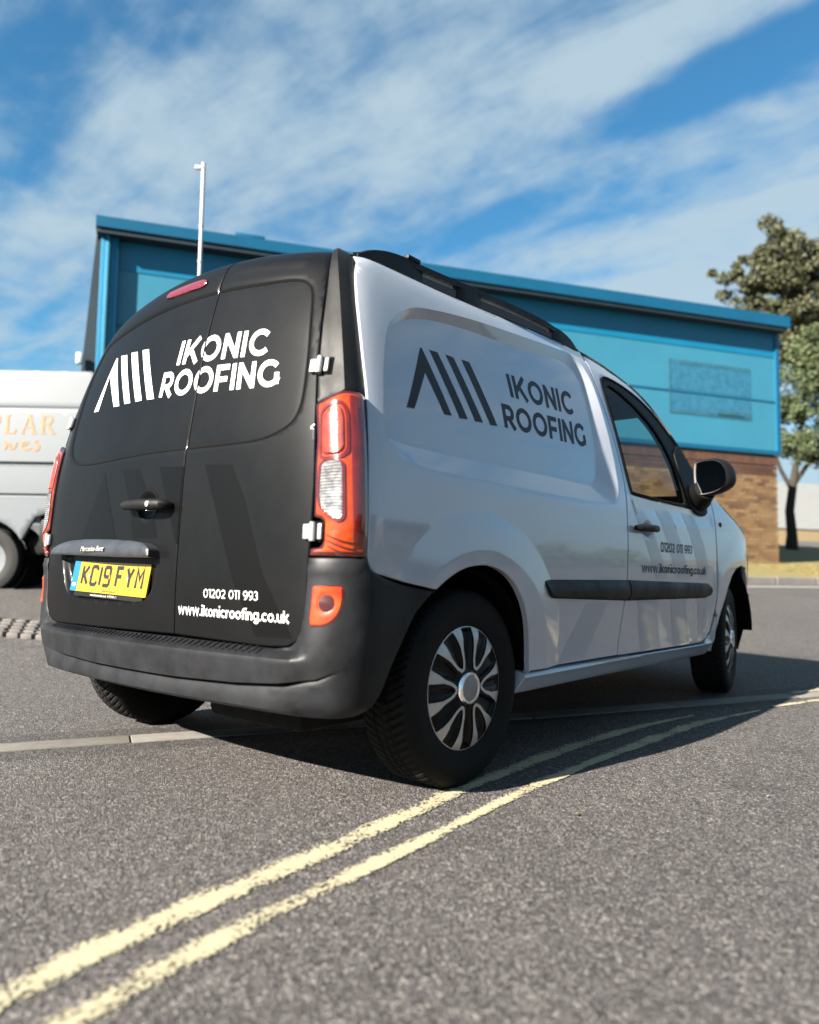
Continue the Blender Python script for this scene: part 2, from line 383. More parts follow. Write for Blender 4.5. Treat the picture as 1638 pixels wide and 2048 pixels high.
def glyph(c, w):
    h = w/2; x = .74; S = []
    L = lambda *p: S.append(band(p, w))
    if c == 'I': L((h,0),(h,1)); return S, w
    if c == 'K': L((h,0),(h,1)); L((h,.30),(.80,1.02)); L((.36,.58),(.84,-.01)); return S, .88
    if c == 'O': S.append(ring(.54,.5,.54,.515,w,34)); return S, 1.08
    if c == 'N': L((h,0),(h,1)); L((.86-h,0),(.86-h,1)); L((h,1-h*.6),(.86-h,h*.6)); return S, .86
    if c == 'C': L(*arc(.54,.5,.54-h,.515-h,42,318,26)); return S, .95
    if c == 'R': L((h,0),(h,1)); L(*([(h,1-h),(.42,1-h)]+arc(.42,.655,.345-h,.345-h,80,-80,10)+[(.42,.31+h),(h,.31+h)])); L((.40,.36),(.74,-.01)); return S, .78
    if c == 'F': L((h,0),(h,1)); L((h,1-h),(.70,1-h)); L((h,.45),(.64,.45)); return S, .72
    if c == 'G': L(*arc(.54,.5,.54-h,.515-h,42,338,28)); L((.98-h,.08),(.98-h,.52)); return S, 1.0
    if c == 'i': L((h,0),(h,x)); S.append([arc(h,x+.25,h*1.25,h*1.25,0,360,10)[:-1]]); return S, w
    if c == 'w': L((h,x),(.28,.0),(.54,x),(.80,0),(1.08-h,x)); return S, 1.08
    if c == 'k': L((h,0),(h,1.04)); L((h,.22),(.60,x)); L((.26,.40),(.64,0)); return S, .66
    if c == 'o': S.append(ring(.38,x/2,.38,x/2+.01,w,28)); return S, .76
    if c == 'c': L(*arc(.38,x/2,.38-h,x/2+.01-h,48,312,20)); return S, .67
    if c == 'n': L((h,0),(h,x)); L(*(arc(.35,.39,.32-h,.36-h,175,0,12)+[(.67-h,0)])); return S, .67
    if c == 'u': L(*([(h,x),(h,.35)]+arc(.33,.35,.33-h,.36-h,180,360,12)+[(.66-h,x)])); L((.66-h,0),(.66-h,x)); return S, .66
    if c == 'r': L((h,0),(h,x)); L(*arc(.40,.36,.40-h,.39-h,165,92,8)); return S, .42
    if c == 'f': L(*([(.17,0),(.17,.78)]+arc(.40,.80,.23,.25-h,175,85,8))); L((0,.68),(.42,.68)); return S, .42
    if c == 'g': S.append(ring(.38,x/2,.38,x/2+.01,w,28)); L(*([(.76-h,x),(.76-h,.02)]+arc(.40,.02,.36-h,.30-h,0,-150,12))); return S, .76
    if c == 'z': L((0,x-h),(.55,x-h),(.05,h),(.58,h)); return S, .6
    if c == '.': S.append([arc(h*1.15,h,h*1.2,h*1.2,0,360,10)[:-1]]); return S, w*1.15
    if c == '0': S.append(ring(.40,.5,.40,.51,w,30)); return S, .80
    if c == '1': L((.36-h,0),(.36-h,1)); L((0,1-h),(.36-h,1-h)); return S, .36
    if c == '2': L(*(arc(.33,.68,.33-h,.325-h,160,-35,14)+[(.10,h*1.2)])); L((.03,h),(.68,h)); return S, .70
    if c == '3': L(*arc(.28,.72,.30-h,.285-h,140,-80,12)); L(*arc(.28,.30,.36-h,.31-h,85,-140,14)); return S, .66
    if c == '9': S.append(ring(.36,.66,.36,.35,w,26)); L(*arc(.30,.44,.42-h,.45-h,10,-105,14)); return S, .72
    return S, .42
def text_shapes(txt, w=.2, ls=.15):
    X = 0; o = []
    for c in txt:
        S, adv = glyph(c, w)
        for sh in S: o.append([[(p[0]+X, p[1]) for p in L] for L in sh])
        X += adv+(ls if c != ' ' else ls*.3)
    return o, X-ls
def shapes_mesh(shapes, fn, sg, off, res, cut=()):
    """union of shapes (each a list of even-odd loops) in the (a,b) domain, laid on the surface"""
    V2 = []; E2 = []; allL = []
    for sh in shapes:
        for L in sh:
            q = resamp(L, res); k = len(V2); V2 += q; E2 += [(k+i, k+(i+1) % len(q)) for i in range(len(q))]; allL.append(q)
    A = np.array(V2); lo, hi = A.min(0), A.max(0)
    for c0 in cut:
        q = resamp(c0, .05); k = len(V2); V2 += q; E2 += [(k+i, k+(i+1) % len(q)) for i in range(len(q))]
    G = np.array(np.meshgrid(np.arange(lo[0], hi[0], res), np.arange(lo[1], hi[1], res))).reshape(2, -1).T
    if len(G):
        ins = np.zeros(len(G), bool)
        for sh in shapes: ins |= inside(G, sh)
        V2 += [tuple(p) for p in G[ins]]
    rv, re, rf, ov, oe, of = delaunay_2d_cdt([Vector(p) for p in V2], E2, [], 0, 1e-6)
    P = np.array([tuple(v) for v in rv]); T = [tuple(q) for q in rf if len(q) == 3]
    cen = np.array([(P[a]+P[b]+P[c])/3 for a, b, c in T]); ok = np.zeros(len(T), bool)
    for sh in shapes: ok |= inside(cen, sh)
    for c0 in cut: ok &= ~inside(cen, [c0])
    T = [T[i] for i in np.nonzero(ok)[0]]
    S = fn(P[:,0], P[:,1]); n_ = normals(fn, P[:,0], P[:,1], sg); o_ = off(P[:,0], P[:,1]) if callable(off) else np.full(len(P), float(off))
    V = S+n_*o_[:,None]; F = []
    for t in T:
        p = P[list(t)]; ar = (p[1,0]-p[0,0])*(p[2,1]-p[0,1])-(p[2,0]-p[0,0])*(p[1,1]-p[0,1])
        F.append(t[::-1] if (ar < 0) != (sg < 0) else t)
    used = sorted({i for q in F for i in q}); mp_ = {i: k for k, i in enumerate(used)}
    return [V[i] for i in used], [tuple(mp_[i] for i in q) for q in F]
def quad_map(q, W, H=1.):
    TL, BL, BR, TR = [np.array(p, float) for p in q]
    return lambda L: [tuple((1-p[1]/H)*((1-p[0]/W)*BL+p[0]/W*BR)+p[1]/H*((1-p[0]/W)*TL+p[0]/W*TR)) for p in L]
def letters(name, txt, quad, fn, sg, m, parent, off=.0008, w=.2, ls=.15, res=.02, cut=()):
    sh, W = text_shapes(txt, w, ls); f_ = quad_map(quad, W)
    if w > .19:                 # big lettering : every letter is a piece of its own
        X = 0
        for c in txt:
            S, adv = glyph(c, w); V, F = shapes_mesh([[f_([(p[0]+X, p[1]) for p in L]) for L in s_] for s_ in S], fn, sg, off, res, cut); X += adv+ls
            mesh('letter', V, F, m, parent, True)
        return
    V, F = shapes_mesh([[f_(L) for L in s_] for s_ in sh], fn, sg, off, res, cut)
    o = mesh(name, V, F, m, parent, True); o['kind'] = 'stuff'; return o
_tx = {}
def small_text(name, txt, M, size, m, parent, ext=.0006, sx=1., space=1.):
    """small print with the built-in font, on the plane given by matrix M (x right, y up)"""
    cu = bpy.data.curves.new('print', 'FONT'); cu.body = txt; cu.size = size; cu.extrude = ext; cu.resolution_u = 3; cu.align_x = 'CENTER'; cu.align_y = 'CENTER'; cu.space_character = space
    o = bpy.data.objects.new('print', cu); COL.objects.link(o); dg = bpy.context.evaluated_depsgraph_get()
    me = bpy.data.meshes.new_from_object(o.evaluated_get(dg)); bpy.data.objects.remove(o); bpy.data.curves.remove(cu)
    me.transform(M @ Matrix.Diagonal((sx, 1, 1, 1))); me.name = name; me.materials.clear(); me.materials.append(m)
    return link(name, me, parent)

# ------------------------------------------------------------------ THE VAN
van = empty('panel_van', label='white panel van with satin black rear doors and roofing company lettering, on double yellow lines', cat='van')
SEAM = -.208
# side pressings
dish_o = [(-0.147,1.565),(-0.241,1.52),(-0.315,1.462),(-0.358,1.390),(-0.396,1.29),(-0.424,1.185),(-0.441,1.10),(-0.426,1.052),(-0.349,1.010),(-0.207,.996),(0.023,.991),(0.292,.988),(0.61,.986),(0.95,.987),(1.040,.998),(1.092,1.040),(1.115,1.11),(1.138,1.235),(1.150,1.389),(1.155,1.52),(1.15,1.60),(1.12,1.668),(1.06,1.70),(0.95,1.695),(0.72,1.675),(0.448,1.650),(0.213,1.627),(0.0,1.596)]
dish_i = [(-0.144,1.540),(-0.249,1.492),(-0.315,1.422),(-0.360,1.326),(-0.393,1.223),(-0.408,1.125),(-0.397,1.098),(-0.352,1.085),(-0.19,1.079),(0.045,1.078),(0.318,1.078),(0.643,1.077),(0.882,1.076),(0.952,1.089),(0.987,1.135),(1.026,1.265),(1.066,1.424),(1.088,1.54),(1.085,1.61),(1.05,1.655),(0.96,1.662),(0.779,1.644),(0.42,1.612),(0.194,1.598),(-0.01,1.574)]
dish_o = catm(dish_o, 3, True); dish_i = catm(dish_i, 3, True)
def side_emboss(a, b):
    P = np.stack([a, b], 1); o = np.zeros(len(P)); io = inside(P, [dish_o])
    if io.any():
        Q = P[io]; ii = inside(Q, [dish_i]); do = pdist(Q, dish_o); di = pdist(Q, dish_i)
        t = np.where(ii, 1, do/(do+di+1e-9)); o[io] = -(.030+.014*sm((1.25-Q[:,1])/.2))*t
    d = np.hypot(a-.01, b-.31)          # soft blister round the wheel opening
    o += .017*(1-np.clip((d-.45)/.125, 0, 1))*sm((a+.62)/.2)
    d2 = np.hypot(a-2.72, b-.33); o += .010*(1-sm((d2-.46)/.14))*(a < 2.9)
    o += .004*np.exp(-((b-.345)/.02)**2)*(a > .3)
    return o
ar = [(-0.247,0.6332),(-0.206,0.6578),(-0.152,0.683),(-0.095,0.7007),(-0.015,0.7094),(0.049,0.7055),(0.116,0.688),(0.175,0.6572),(0.219,0.6192),(0.255,0.5743),(0.29,0.5156),(0.318,0.443),(0.338,0.3635),(0.338,0.335)]
roofl = [(-0.365,1.697),(-0.1,1.703),(0.14,1.7097),(0.5,1.732),(0.8,1.750),(1.115,1.763),(1.24,1.764)]
edge = [(-0.528,.7288),(-0.524,.8825),(-.513,1.024),(-.489,1.189),(-.472,1.331),(-.443,1.50),(-.41,1.61)]
cut_up = [(1.236,1.752),(1.205,1.66),(1.199,1.583),(1.198,1.495),(1.200,1.388),(1.201,1.272),(1.192,1.149),(1.170,1.028),(1.155,.953),(1.138,.78),(1.136,.667),(1.118,.574),(1.113,.454),(1.112,.335)]
quarter = catm(edge+[(-.375,1.672)], 3)+[(-0.365,1.697)]+catm(roofl, 3)[1:]+catm(cut_up, 3)+[(0.338,0.335)]+catm(ar[::-1], 2)+catm([(-0.247,.6332),(-0.294,.6407),(-0.377,.6541),(-0.456,.6709),(-0.503,.6802),(-0.5225,.7045),(-0.528,.7288)], 3)[1:-1]
EXS = [[(.01+k*math.cos(R(q)), .31+k*math.sin(R(q))) for q in np.arange(-5, 185, 1.3)] for k in (.45,.449,.51,.573,.577)]+[resamp(dish_o, .009), resamp(dish_i, .009), resamp(inset(dish_o, .004), .012), resamp(inset(dish_i, -.004), .012)]+[[tuple(p) for p in (np.array(dish_o[::1])*(1-k)+np.array([dish_i[np.argmin(np.hypot(*(np.array(dish_i)-q).T))] for q in np.array(dish_o)])*k)] for k in (.25,.5,.75)]
patch('rear_quarter_panel', [quarter], side, 1, MT['paint'], van, res=.016, off=side_emboss, gap=.0034, skirt=.02, extra=EXS, mirror=True)
# front door
door = catm(cut_up, 3)[1:]+rnd([(1.114,.332),(2.17,.322),(2.262,.37),(2.306,.506),(2.318,.6465)], [.02,.08,.03,.03,0])[2:]+catm([(2.318,.6465),(2.327,.81),(2.341,.964),(2.372,1.06),(2.39,1.12),(2.41,1.175)], 3)[1:]
door += catm([(2.41,1.18),(2.348,1.222),(2.268,1.288),(2.184,1.36),(2.10,1.445),(2.01,1.52),(1.905,1.598),(1.78,1.660),(1.66,1.698),(1.52,1.728),(1.36,1.742),(1.245,1.744)], 3)
win = catm([(1.300,1.625),(1.266,1.575),(1.248,1.480),(1.243,1.372),(1.238,1.282),(1.232,1.194),(1.229,1.118),(1.233,1.068),(1.248,1.054),(1.369,1.050),(1.547,1.048),(1.80,1.046),(2.05,1.040),(2.20,1.045),(2.30,1.09),(2.345,1.165),(2.335,1.205),(2.27,1.262),(2.225,1.31),(2.166,1.365),(2.09,1.432),(2.00,1.499),(1.90,1.558),(1.80,1.602),(1.66,1.638),(1.52,1.655),(1.42,1.658),(1.345,1.65)], 3, True)
win_in = catm([(1.318,1.585),(1.284,1.53),(1.268,1.434),(1.262,1.356),(1.254,1.254),(1.245,1.148),(1.243,1.085),(1.262,1.068),(1.376,1.064),(1.5545,1.061),(1.80,1.062),(1.905,1.064),(1.93,1.09),(1.955,1.1647),(1.968,1.25),(1.950,1.316),(1.900,1.391),(1.820,1.467),(1.70,1.530),(1.56,1.580),(1.45,1.606),(1.37,1.610)], 3, True)
dcup = [(p[0], p[1]) for p in arc(1.365,.898,.062,.05,0,360,24)[:-1]]
def door_emboss(a, b):
    o = side_emboss(a, b); P = np.stack([a, b], 1); i = inside(P, [dcup])
    if i.any(): o[i] -= .014*sm(pdist(P[i], dcup)/.03)
    # shoulder pressing under the window
    o -= .006*sm((1.035-b)/.02)*(1-sm((.985-b)/.05))*sm((a-1.22)/.05)*(1-sm((a-2.28)/.04))
    return o
dr, dl = patch('front_door', [door], side, 1, MT['paint'], van, res=.018, off=door_emboss, gap=.0034, skirt=.018, holes=[win], extra=[dcup, arc(1.365,.898,.03,.025,0,360,16)], mirror=True)
for i_, d_ in enumerate((dr, dl)):
    mir = i_ == 1
    def put(name, loops, off, m, **kw):
        V, F = patch(name, loops, side, 1, None, None, off=off, build=False, **kw)
        if mir: V, F = flip(V, F)
        return mesh(name, V, F, m, d_)
    put('window_frame', [win, win_in], .002, MT['trim'], res=.02, skirt=.03, roll=.004)
    put('window_seal', [win, inset(win, .012)], .006, MT['blackmatt'], res=.015, skirt=.008, roll=0)
    put('window_glass', [inset(win_in, -.006)], -.008, MT['glass'], res=.05, skirt=0, roll=0)
    put('rub_strip', [rnd([(1.1375,.6652),(2.1593,.6475),(2.2143,.6210),(2.213,.5839),(2.1381,.5688),(1.1375,.5755)], [.004,.02,.03,.03,.02,.004])], lambda a, b: .020-6*(b-.617)**2, MT['plastic'], res=.015, skirt=.02, roll=.006, roll_d=.005)
    # handle : a bar standing off the cup
    b_ = MB(); sx_ = -1 if not mir else 1
    pts = [(x, sx_*(abs(float(halfw(x, .899)))+.006+.030*math.sin(math.pi*min(1, max(0, (x-1.20)/.245)))**.5), .899+.006*(x-1.2)/.25) for x in np.linspace(1.203, 1.445, 13)]
    b_.tube(pts, [.010]+[.0165]*11+[.010], 12); hd = b_.build('door_handle', MT['plastic'], d_)
# rear rub strip
for mir in (0, 1):
    V, F = patch('rub_strip', [rnd([(0.4037,.6665),(1.1335,.6652),(1.1335,.5755),(0.4491,.5984),(0.4093,.6446)], [.01,.004,.004,.03,.02])], side, 1, None, None, off=lambda a, b: .020-6*(b-.617)**2, res=.015, skirt=.02, roll=.006, roll_d=.005, build=False)
    if mir: V, F = flip(V, F)
    mesh('rub_strip', V, F, MT['plastic'], van)
# sill
sill = [(0.338,.332),(2.20,.318),(2.315,.37),(2.348,.46),(2.372,.46),(2.362,.37),(2.35,.262),(2.31,.250),(0.30,.257),(0.327,.30)]
patch('sill', [rnd(sill, .008)], side, 1, MT['paint'], van, res=.015, off=lambda a, b: .004+.010*np.exp(-((b-.318)/.012)**2)-.012*sm((.30-b)/.05), skirt=.04, roll=.003, mirror=True)
# front wing with A pillar foot
farch = [(2.352,.262),(2.372,.36),(2.405,.46),(2.445,.54),(2.50,.62),(2.57,.69),(2.66,.735),(2.76,.750),(2.86,.742),(2.95,.71),(3.02,.655),(3.07,.575)]
wing = [(2.3285,.6465)]+catm([(2.331,.81),(2.345,.964),(2.376,1.06),(2.394,1.12),(2.412,1.172)], 2)[1:]+catm([(2.455,1.160),(2.6,1.082),(2.8,1.005),(3.0,.930),(3.2,.845),(3.34,.77)], 3)+[(3.36,.575)]+farch[::-1]+[(2.366,.47),(2.352,.47),(2.318,.506)]
patch('front_wing', [wing], side, 1, MT['paint'], van, res=.02, off=lambda a, b: side_emboss(a, b), gap=.002, skirt=.02, mirror=True)
for sgn in (-1, 1):
    MB().tube([(2.433, sgn*(float(halfw(2.433,.981))-.004), .981), (2.433, sgn*(float(halfw(2.433,.981))+.006), .981)], [.016,.012], 14).build('side_repeater', MT['plastic'], van)

# upper body : roof, pillars, windscreen, bonnet lofted between side edge and centre line
E_ = [(-.30,1.7005),(-.1,1.703),(.14,1.71),(.5,1.732),(.8,1.750),(1.115,1.7645),(1.28,1.7660),(1.42,1.760),(1.54,1.746),(1.665,1.718),(1.786,1.680),(1.908,1.621),(2.02,1.545),(2.117,1.467),(2.20,1.385),(2.275,1.31),(2.355,1.238),(2.44,1.175),(2.52,1.128),(2.62,1.080),(2.8,1.008),(3.0,.933),(3.2,.848),(3.34,.773),(3.42,.70),(3.46,.62)]
E_ = catm(E_, 3)
def loft_pt(xe, ze, s):
    w = float(halfw(xe, ze)); dx = .30*float(sm((xe-1.45)/1.0))-.20*float(sm((xe-2.45)/.9)); cr = .078-.03*float(sm((xe-1.3)/.9))+.03*float(sm((xe-2.5)/.4))
    return (xe+dx*(1-abs(s)**2.3), s*w, ze+cr*(1-abs(s)**2.0)-.0*abs(s)**8)
SS = np.concatenate([np.linspace(-1, -.9, 6), np.linspace(-.88, .88, 27), np.linspace(.9, 1, 6)])
def loft(rows, smin, smax, m, name, first=None, thick=0):
    ss = [s_ for s_ in SS if smin-1e-6 <= s_ <= smax+1e-6]; V = []; F = []
    if first is not None: V += [first(s_) for s_ in ss]
    for xe, ze in rows: V += [loft_pt(xe, ze, s_) for s_ in ss]
    n = len(ss); k = len(V)//n
    for i in range(k-1):
        for j in range(n-1): F.append((i*n+j, (i+1)*n+j, (i+1)*n+j+1, i*n+j+1))
    if thick:
        q = len(V); V += [(v[0]-thick*.3, v[1], v[2]-thick) for v in V]; F += [tuple(reversed([a+q for a in f_])) for f_ in F]
    return mesh(name, V, F, m, van, True, 40)
def roof_first(s_):
    y = s_*float(Wz(1.69))*.985; p = rear(np.array([y]), np.array([1.69]))[0]; return (p[0]+.004, p[1], p[2]-.001)
rows = [e for e in E_ if e[0] <= 1.62]; r_ws = [e for e in E_ if 1.56 <= e[0] <= 2.47]; r_b = [e for e in E_ if e[0] >= 2.46]
loft(rows, -1, 1, MT['paint'], 'roof', roof_first)
loft([e for e in E_ if 1.56 <= e[0] <= 1.86], -.9, .9, MT['blackmatt'], 'windscreen_header', thick=.02)
loft([e for e in r_ws if e[0] > 1.84], -.9, .9, MT['screen'], 'windscreen')
loft(r_ws, -1, -.9, MT['paint'], 'a_pillar', thick=.0); loft(r_ws, .9, 1, MT['paint'], 'a_pillar')
loft([e for e in E_ if 2.42 <= e[0] <= 2.56], -.9, .9, MT['plastic'], 'scuttle')
loft([e for e in E_ if e[0] >= 2.53], -1, 1, MT['paint'], 'bonnet')
# nose
def nose_ring(z0, z1, m, name, x0=3.065, off=0., nz=8, x_up=None):
    V = []; F = []; n = 41
    for i in range(nz+1):
        z = z0+(z1-z0)*i/nz; W = float(Wz(z)); p = 3.6; xx0 = max(0, (x0-2.35)/1.16)
        tuck = -.09*float(sm((.42-z)/.2))-.05*float(sm((z-.6)/.25)); zz = math.asin(min(1, xx0**(p/2)))
        for j in range(n):
            a = -(math.pi/2-zz)+(math.pi-2*zz)*j/(n-1)      # angle from the nose centre
            c_, s_ = math.cos(a), math.sin(a)
            V.append((2.35+(1.16+tuck+off)*abs(c_)**(2/p), math.copysign(abs(s_)**(2/p), s_)*(W+off), z))
    for i in range(nz):
        for j in range(n-1): F.append((i*n+j, i*n+j+1, (i+1)*n+j+1, (i+1)*n+j))
    return mesh(name, V, F, m, van, True, 40)
nose_ring(.22, .575, MT['plastic'], 'front_bumper', 3.075, .012)
nose_ring(.573, .80, MT['paint'], 'nose_panel', 3.24, 0)
MB().box((3.49,0,.66),(.05,.9,.12),bev=.015).build('radiator_grille', MT['plastic'], van)
for sgn in (-1, 1):
    V = []; F = []
    for i in range(6):
        for j in range(9):
            z = .62+.2*i/5; x = 3.16+.27*j/8-.1*i/5; V.append((x, sgn*(float(halfw(x, z))+.004), z))
    for i in range(5):
        for j in range(8):
            q = (i*9+j, i*9+j+1, (i+1)*9+j+1, (i+1)*9+j); F.append(q if sgn < 0 else q[::-1])
    mesh('headlight', V, F, MT['lampclear'], van)

# ------------------------------------------------------------------ rear of the van
REC_R = [(SEAM,1.561),(-.434,1.562),(-.560,1.566),(-.612,1.552),(-.642,1.512),(-.668,1.41),(-.686,1.306),(-.694,1.206),(-.688,1.145),(-.655,1.103),(-.557,1.0735),(-.388,1.070),(SEAM,1.0745)]
REC = catm([(-.30,1.561),(-.434,1.562),(-.560,1.566),(-.612,1.552),(-.642,1.512),(-.668,1.41),(-.686,1.306),(-.694,1.206),(-.688,1.145),(-.655,1.103),(-.557,1.0735),(-.388,1.070),(0,1.078),(.388,1.074),(.54,1.084),(.62,1.112),(.660,1.16),(.668,1.22),(.664,1.306),(.652,1.41),(.632,1.50),(.605,1.548),(.56,1.564),(.434,1.563),(0,1.561)], 4, True)
pr_out = rnd([(.622,.735),(.600,.675),(.560,.612),(.530,.582),(.45,.566),(.05,.566),(-.03,.572),(-.075,.605),(-.096,.655),(-.108,.735)], .02)
pr_in = rnd([(.585,.735),(.575,.680),(.545,.622),(.520,.598),(.45,.583),(.05,.583),(-.02,.588),(-.055,.615),(-.070,.66),(-.078,.735)], .02)
cup = arc(-.018,.893,.062,.054,0,360,28)[:-1]
def rear_emboss(a, b):
    P = np.stack([a, b], 1); d = pdist(P, REC); i = inside(P, [REC]); o = np.where(i, -.0045*sm(d/.006), 0)-.0045*np.exp(-(d/.0045)**2)
    i = inside(P, [pr_out])
    if i.any():
        Q = P[i]; ii = inside(Q, [pr_in]); t = np.where(ii, 1, pdist(Q, pr_out)/(pdist(Q, pr_out)+pdist(Q, pr_in)+1e-9)); o[i] -= .024*sm(t)
    i = inside(P, [cup])
    if i.any(): o[i] -= .020*sm(pdist(P[i], cup)/.035)
    o += .004*np.exp(-((b-1.632)/.012)**2)*(a < SEAM-.04)*(a > -.58)       # crease over the recess
    return o
exr = [resamp(inset(REC, k), .010) for k in (-.008, -.003, .0, .003, .008)]+[resamp(pr_out, .012), resamp(pr_in, .012), resamp(inset(pr_out, .005), .008), resamp(inset(pr_out, .01), .008), resamp(inset(pr_out, .015), .008), resamp(inset(pr_out, .02), .009)]+[arc(-.018,.893,.062*k,.054*k,0,360,30) for k in (1,.85,.65,.4)]
edgeR = catm([(-.762,.534),(-.768,.581),(-.772,.7265),(-.775,.825),(-.772,.981),(-.750,1.157),(-.731,1.27),(-.709,1.409),(-.672,1.58),(-.640,1.658),(-.615,1.690)], 3)
botR = [(SEAM,.480),(-.62,.470)]+catm([(-.700,.4744),(-.744,.497),(-.762,.534)], 3)
door_r = botR[:-1]+edgeR+[(-.5,1.69),(SEAM,1.69)]
door_l = [(-SEAM-.416+.0, .480)]  # placeholder replaced below
mirr = lambda L: [(-p[0], p[1]) for p in L][::-1]
door_l = [(SEAM,.480)]+[(SEAM,1.69),(.5,1.69)]+mirr(edgeR)+mirr(botR[1:-1])
rdr = patch('rear_door', [door_r], rear, -1, MT['wrap'], van, res=.014, off=rear_emboss, gap=.0024, skirt=.02, extra=exr)
rdl = patch('rear_door', [door_l], rear, -1, MT['wrap'], van, res=.014, off=rear_emboss, gap=.0024, skirt=.02, extra=exr)
seam_cut = [(SEAM-.0045,.4),(SEAM+.0045,.4),(SEAM+.0045,1.8),(SEAM-.0045,1.8)]
_ra = resamp(REC, .010)
for dd, sgn_ in ((rdr, -1), (rdl, 1)):
    A = inset(_ra, -.0035); B = inset(_ra, .0035); A, B = np.array(A), np.array(B); k0 = int(np.argmin(np.abs(A[:,0]-SEAM)+np.where(A[:,1] > 1.3, 0, 9)))
    A = np.roll(A, -k0, 0); B = np.roll(B, -k0, 0); keep = [i for i in range(len(A)) if sgn_*(A[i,0]-SEAM) > .003]
    A = A[keep]; B = B[keep]; V = []
    for Q in (A, B): S_ = rear(Q[:,0], Q[:,1])+normals(rear, Q[:,0], Q[:,1], -1)*(rear_emboss(Q[:,0], Q[:,1])+.0016)[:,None]; V += [tuple(v) for v in S_]
    n = len(A); F = [(i, i+1, n+i+1, n+i) for i in range(n-1) if np.hypot(*(A[i+1]-A[i])) < .05]; mesh('groove_shadow', V, F, MT['blackmatt'], dd)  # black strip along the recess edge, painting in the groove's shadow
# faint tone-on-tone graphic on the doors : gloss panels between satin bars
for L, dd in (([(.300,1.030),(.445,.785),(.172,.785)], rdl), ([(.169,1.030),(.059,1.027),(-.01,.935),(-.051,.888),(-.088,.785),(.058,.785),(.090,.893)], rdl), ([(-.070,1.021),(SEAM+.004,1.014),(SEAM+.004,.765),(-.198,.765)], rdl), ([(-.316,1.011),(-.443,1.003),(-.508,.900),(-.601,.682),(-.72,.500),(-.585,.498),(-.49,.64),(-.412,.809)], rdr)):
    L = L if area(L) > 0 else L[::-1]
    V, F = shapes_mesh([[L]], rear, -1, lambda a, b: rear_emboss(a, b)+.0006, .016, cut=[cup]); mesh('gloss_panel', V, F, MT['gloss'], dd)
offr = lambda a, b: rear_emboss(a, b)+.0012
lg = [[(.5111,1.287),(.4221,1.4693),(.4105,1.4675),(.2918,1.2791),(.336,1.2815),(.4375,1.4080),(.4693,1.2845)],[(.3811,1.4674),(.3272,1.4591),(.2083,1.2783),(.251,1.2799)],[(.2912,1.458),(.2397,1.4508),(.1254,1.276),(.1692,1.2767)],[(.2008,1.4481),(.1544,1.4432),(.0423,1.2703),(.088,1.2727)]]
for L in lg: V, F = shapes_mesh([[L]], rear, -1, offr, .02); mesh('logo_bar', V, F, MT['white'], rdl)
letters('company_name', 'IKONIC', [(-.0694,1.4305),(-.0613,1.3600),(-.522,1.3350),(-.5143,1.4146)], rear, -1, MT['white'], rdr, offr, .205, .15, .016, [seam_cut])
letters('company_name', 'ROOFING', [(.0064,1.3466),(.0115,1.2704),(-.5938,1.2314),(-.582,1.3148)], rear, -1, MT['white'], rdr, offr, .205, .13, .016, [seam_cut])
letters('phone_number', '01202 011 993', [(-.354,.6265),(-.3544,.6010),(-.5913,.5995),(-.5922,.6252)], rear, -1, MT['white'], rdr, offr, .12, .13, .01)
ql = np.array([(-.2316,.5466),(-.7094,.5407)]); up = np.array([(0,.0305),(0,.0320)])
letters('web_address', 'www.ikonicroofing.co.uk', [tuple(ql[0]+up[0]), tuple(ql[0]), tuple(ql[1]), tuple(ql[1]+up[1])], rear, -1, MT['white'], rdr, offr, .17, .10, .01)
# side lettering
offs = lambda a, b: side_emboss(a, b)+.0010
lgs = [[(-.3136,1.1952),(-.1728,1.4306),(-.1642,1.4298),(-.0775,1.2082),(-.1197,1.2065),(-.1782,1.3401),(-.2753,1.1976)],[(-.1232,1.4344),(-.0763,1.4365),(.0153,1.212),(-.0327,1.2073)],[(-.0296,1.4405),(.0153,1.44),(.1082,1.2151),(.0593,1.2121)],[(.0647,1.4442),(.1134,1.4464),(.2008,1.2182),(.1543,1.2143)]]
for L in [[(q[0]+.034, q[1]+.007) for q in L] for L in lgs]: V, F = shapes_mesh([[L]], side, 1, offs, .02); mesh('logo_bar', V, F, MT['dkvinyl'], van)
letters('company_name', 'IKONIC', [(.396,1.4655),(.388,1.3675),(.908,1.3840),(.940,1.497)], side, 1, MT['dkvinyl'], van, offs, .205, .15, .016)
letters('company_name', 'ROOFING', [(.299,1.3251),(.287,1.2291),(.945,1.2455),(.979,1.3525)], side, 1, MT['dkvinyl'], van, offs, .205, .13, .016)
letters('phone_number', '01202 011 993', [(1.512,.8469),(1.5119,.799),(1.9297,.8013),(1.9374,.844)], side, 1, MT['dkvinyl'], dr, lambda a, b: door_emboss(a, b)+.0022, .15, .13, .008)
letters('web_address', 'www.ikonicroofing.co.uk', [(1.2803,.7425),(1.2906,.7016),(2.1426,.6935),(2.1463,.7362)], side, 1, MT['dkvinyl'], dr, lambda a, b: door_emboss(a, b)+.0022, .185, .10, .008)
for L in ([(.755,.571),(.952,.571),(.800,.352),(.585,.350)],):
    V, F = shapes_mesh([[L]], side, 1, lambda a, b: side_emboss(a, b)+.0006, .03); mesh('frosted_bar', V, F, MT['ghost'], van)
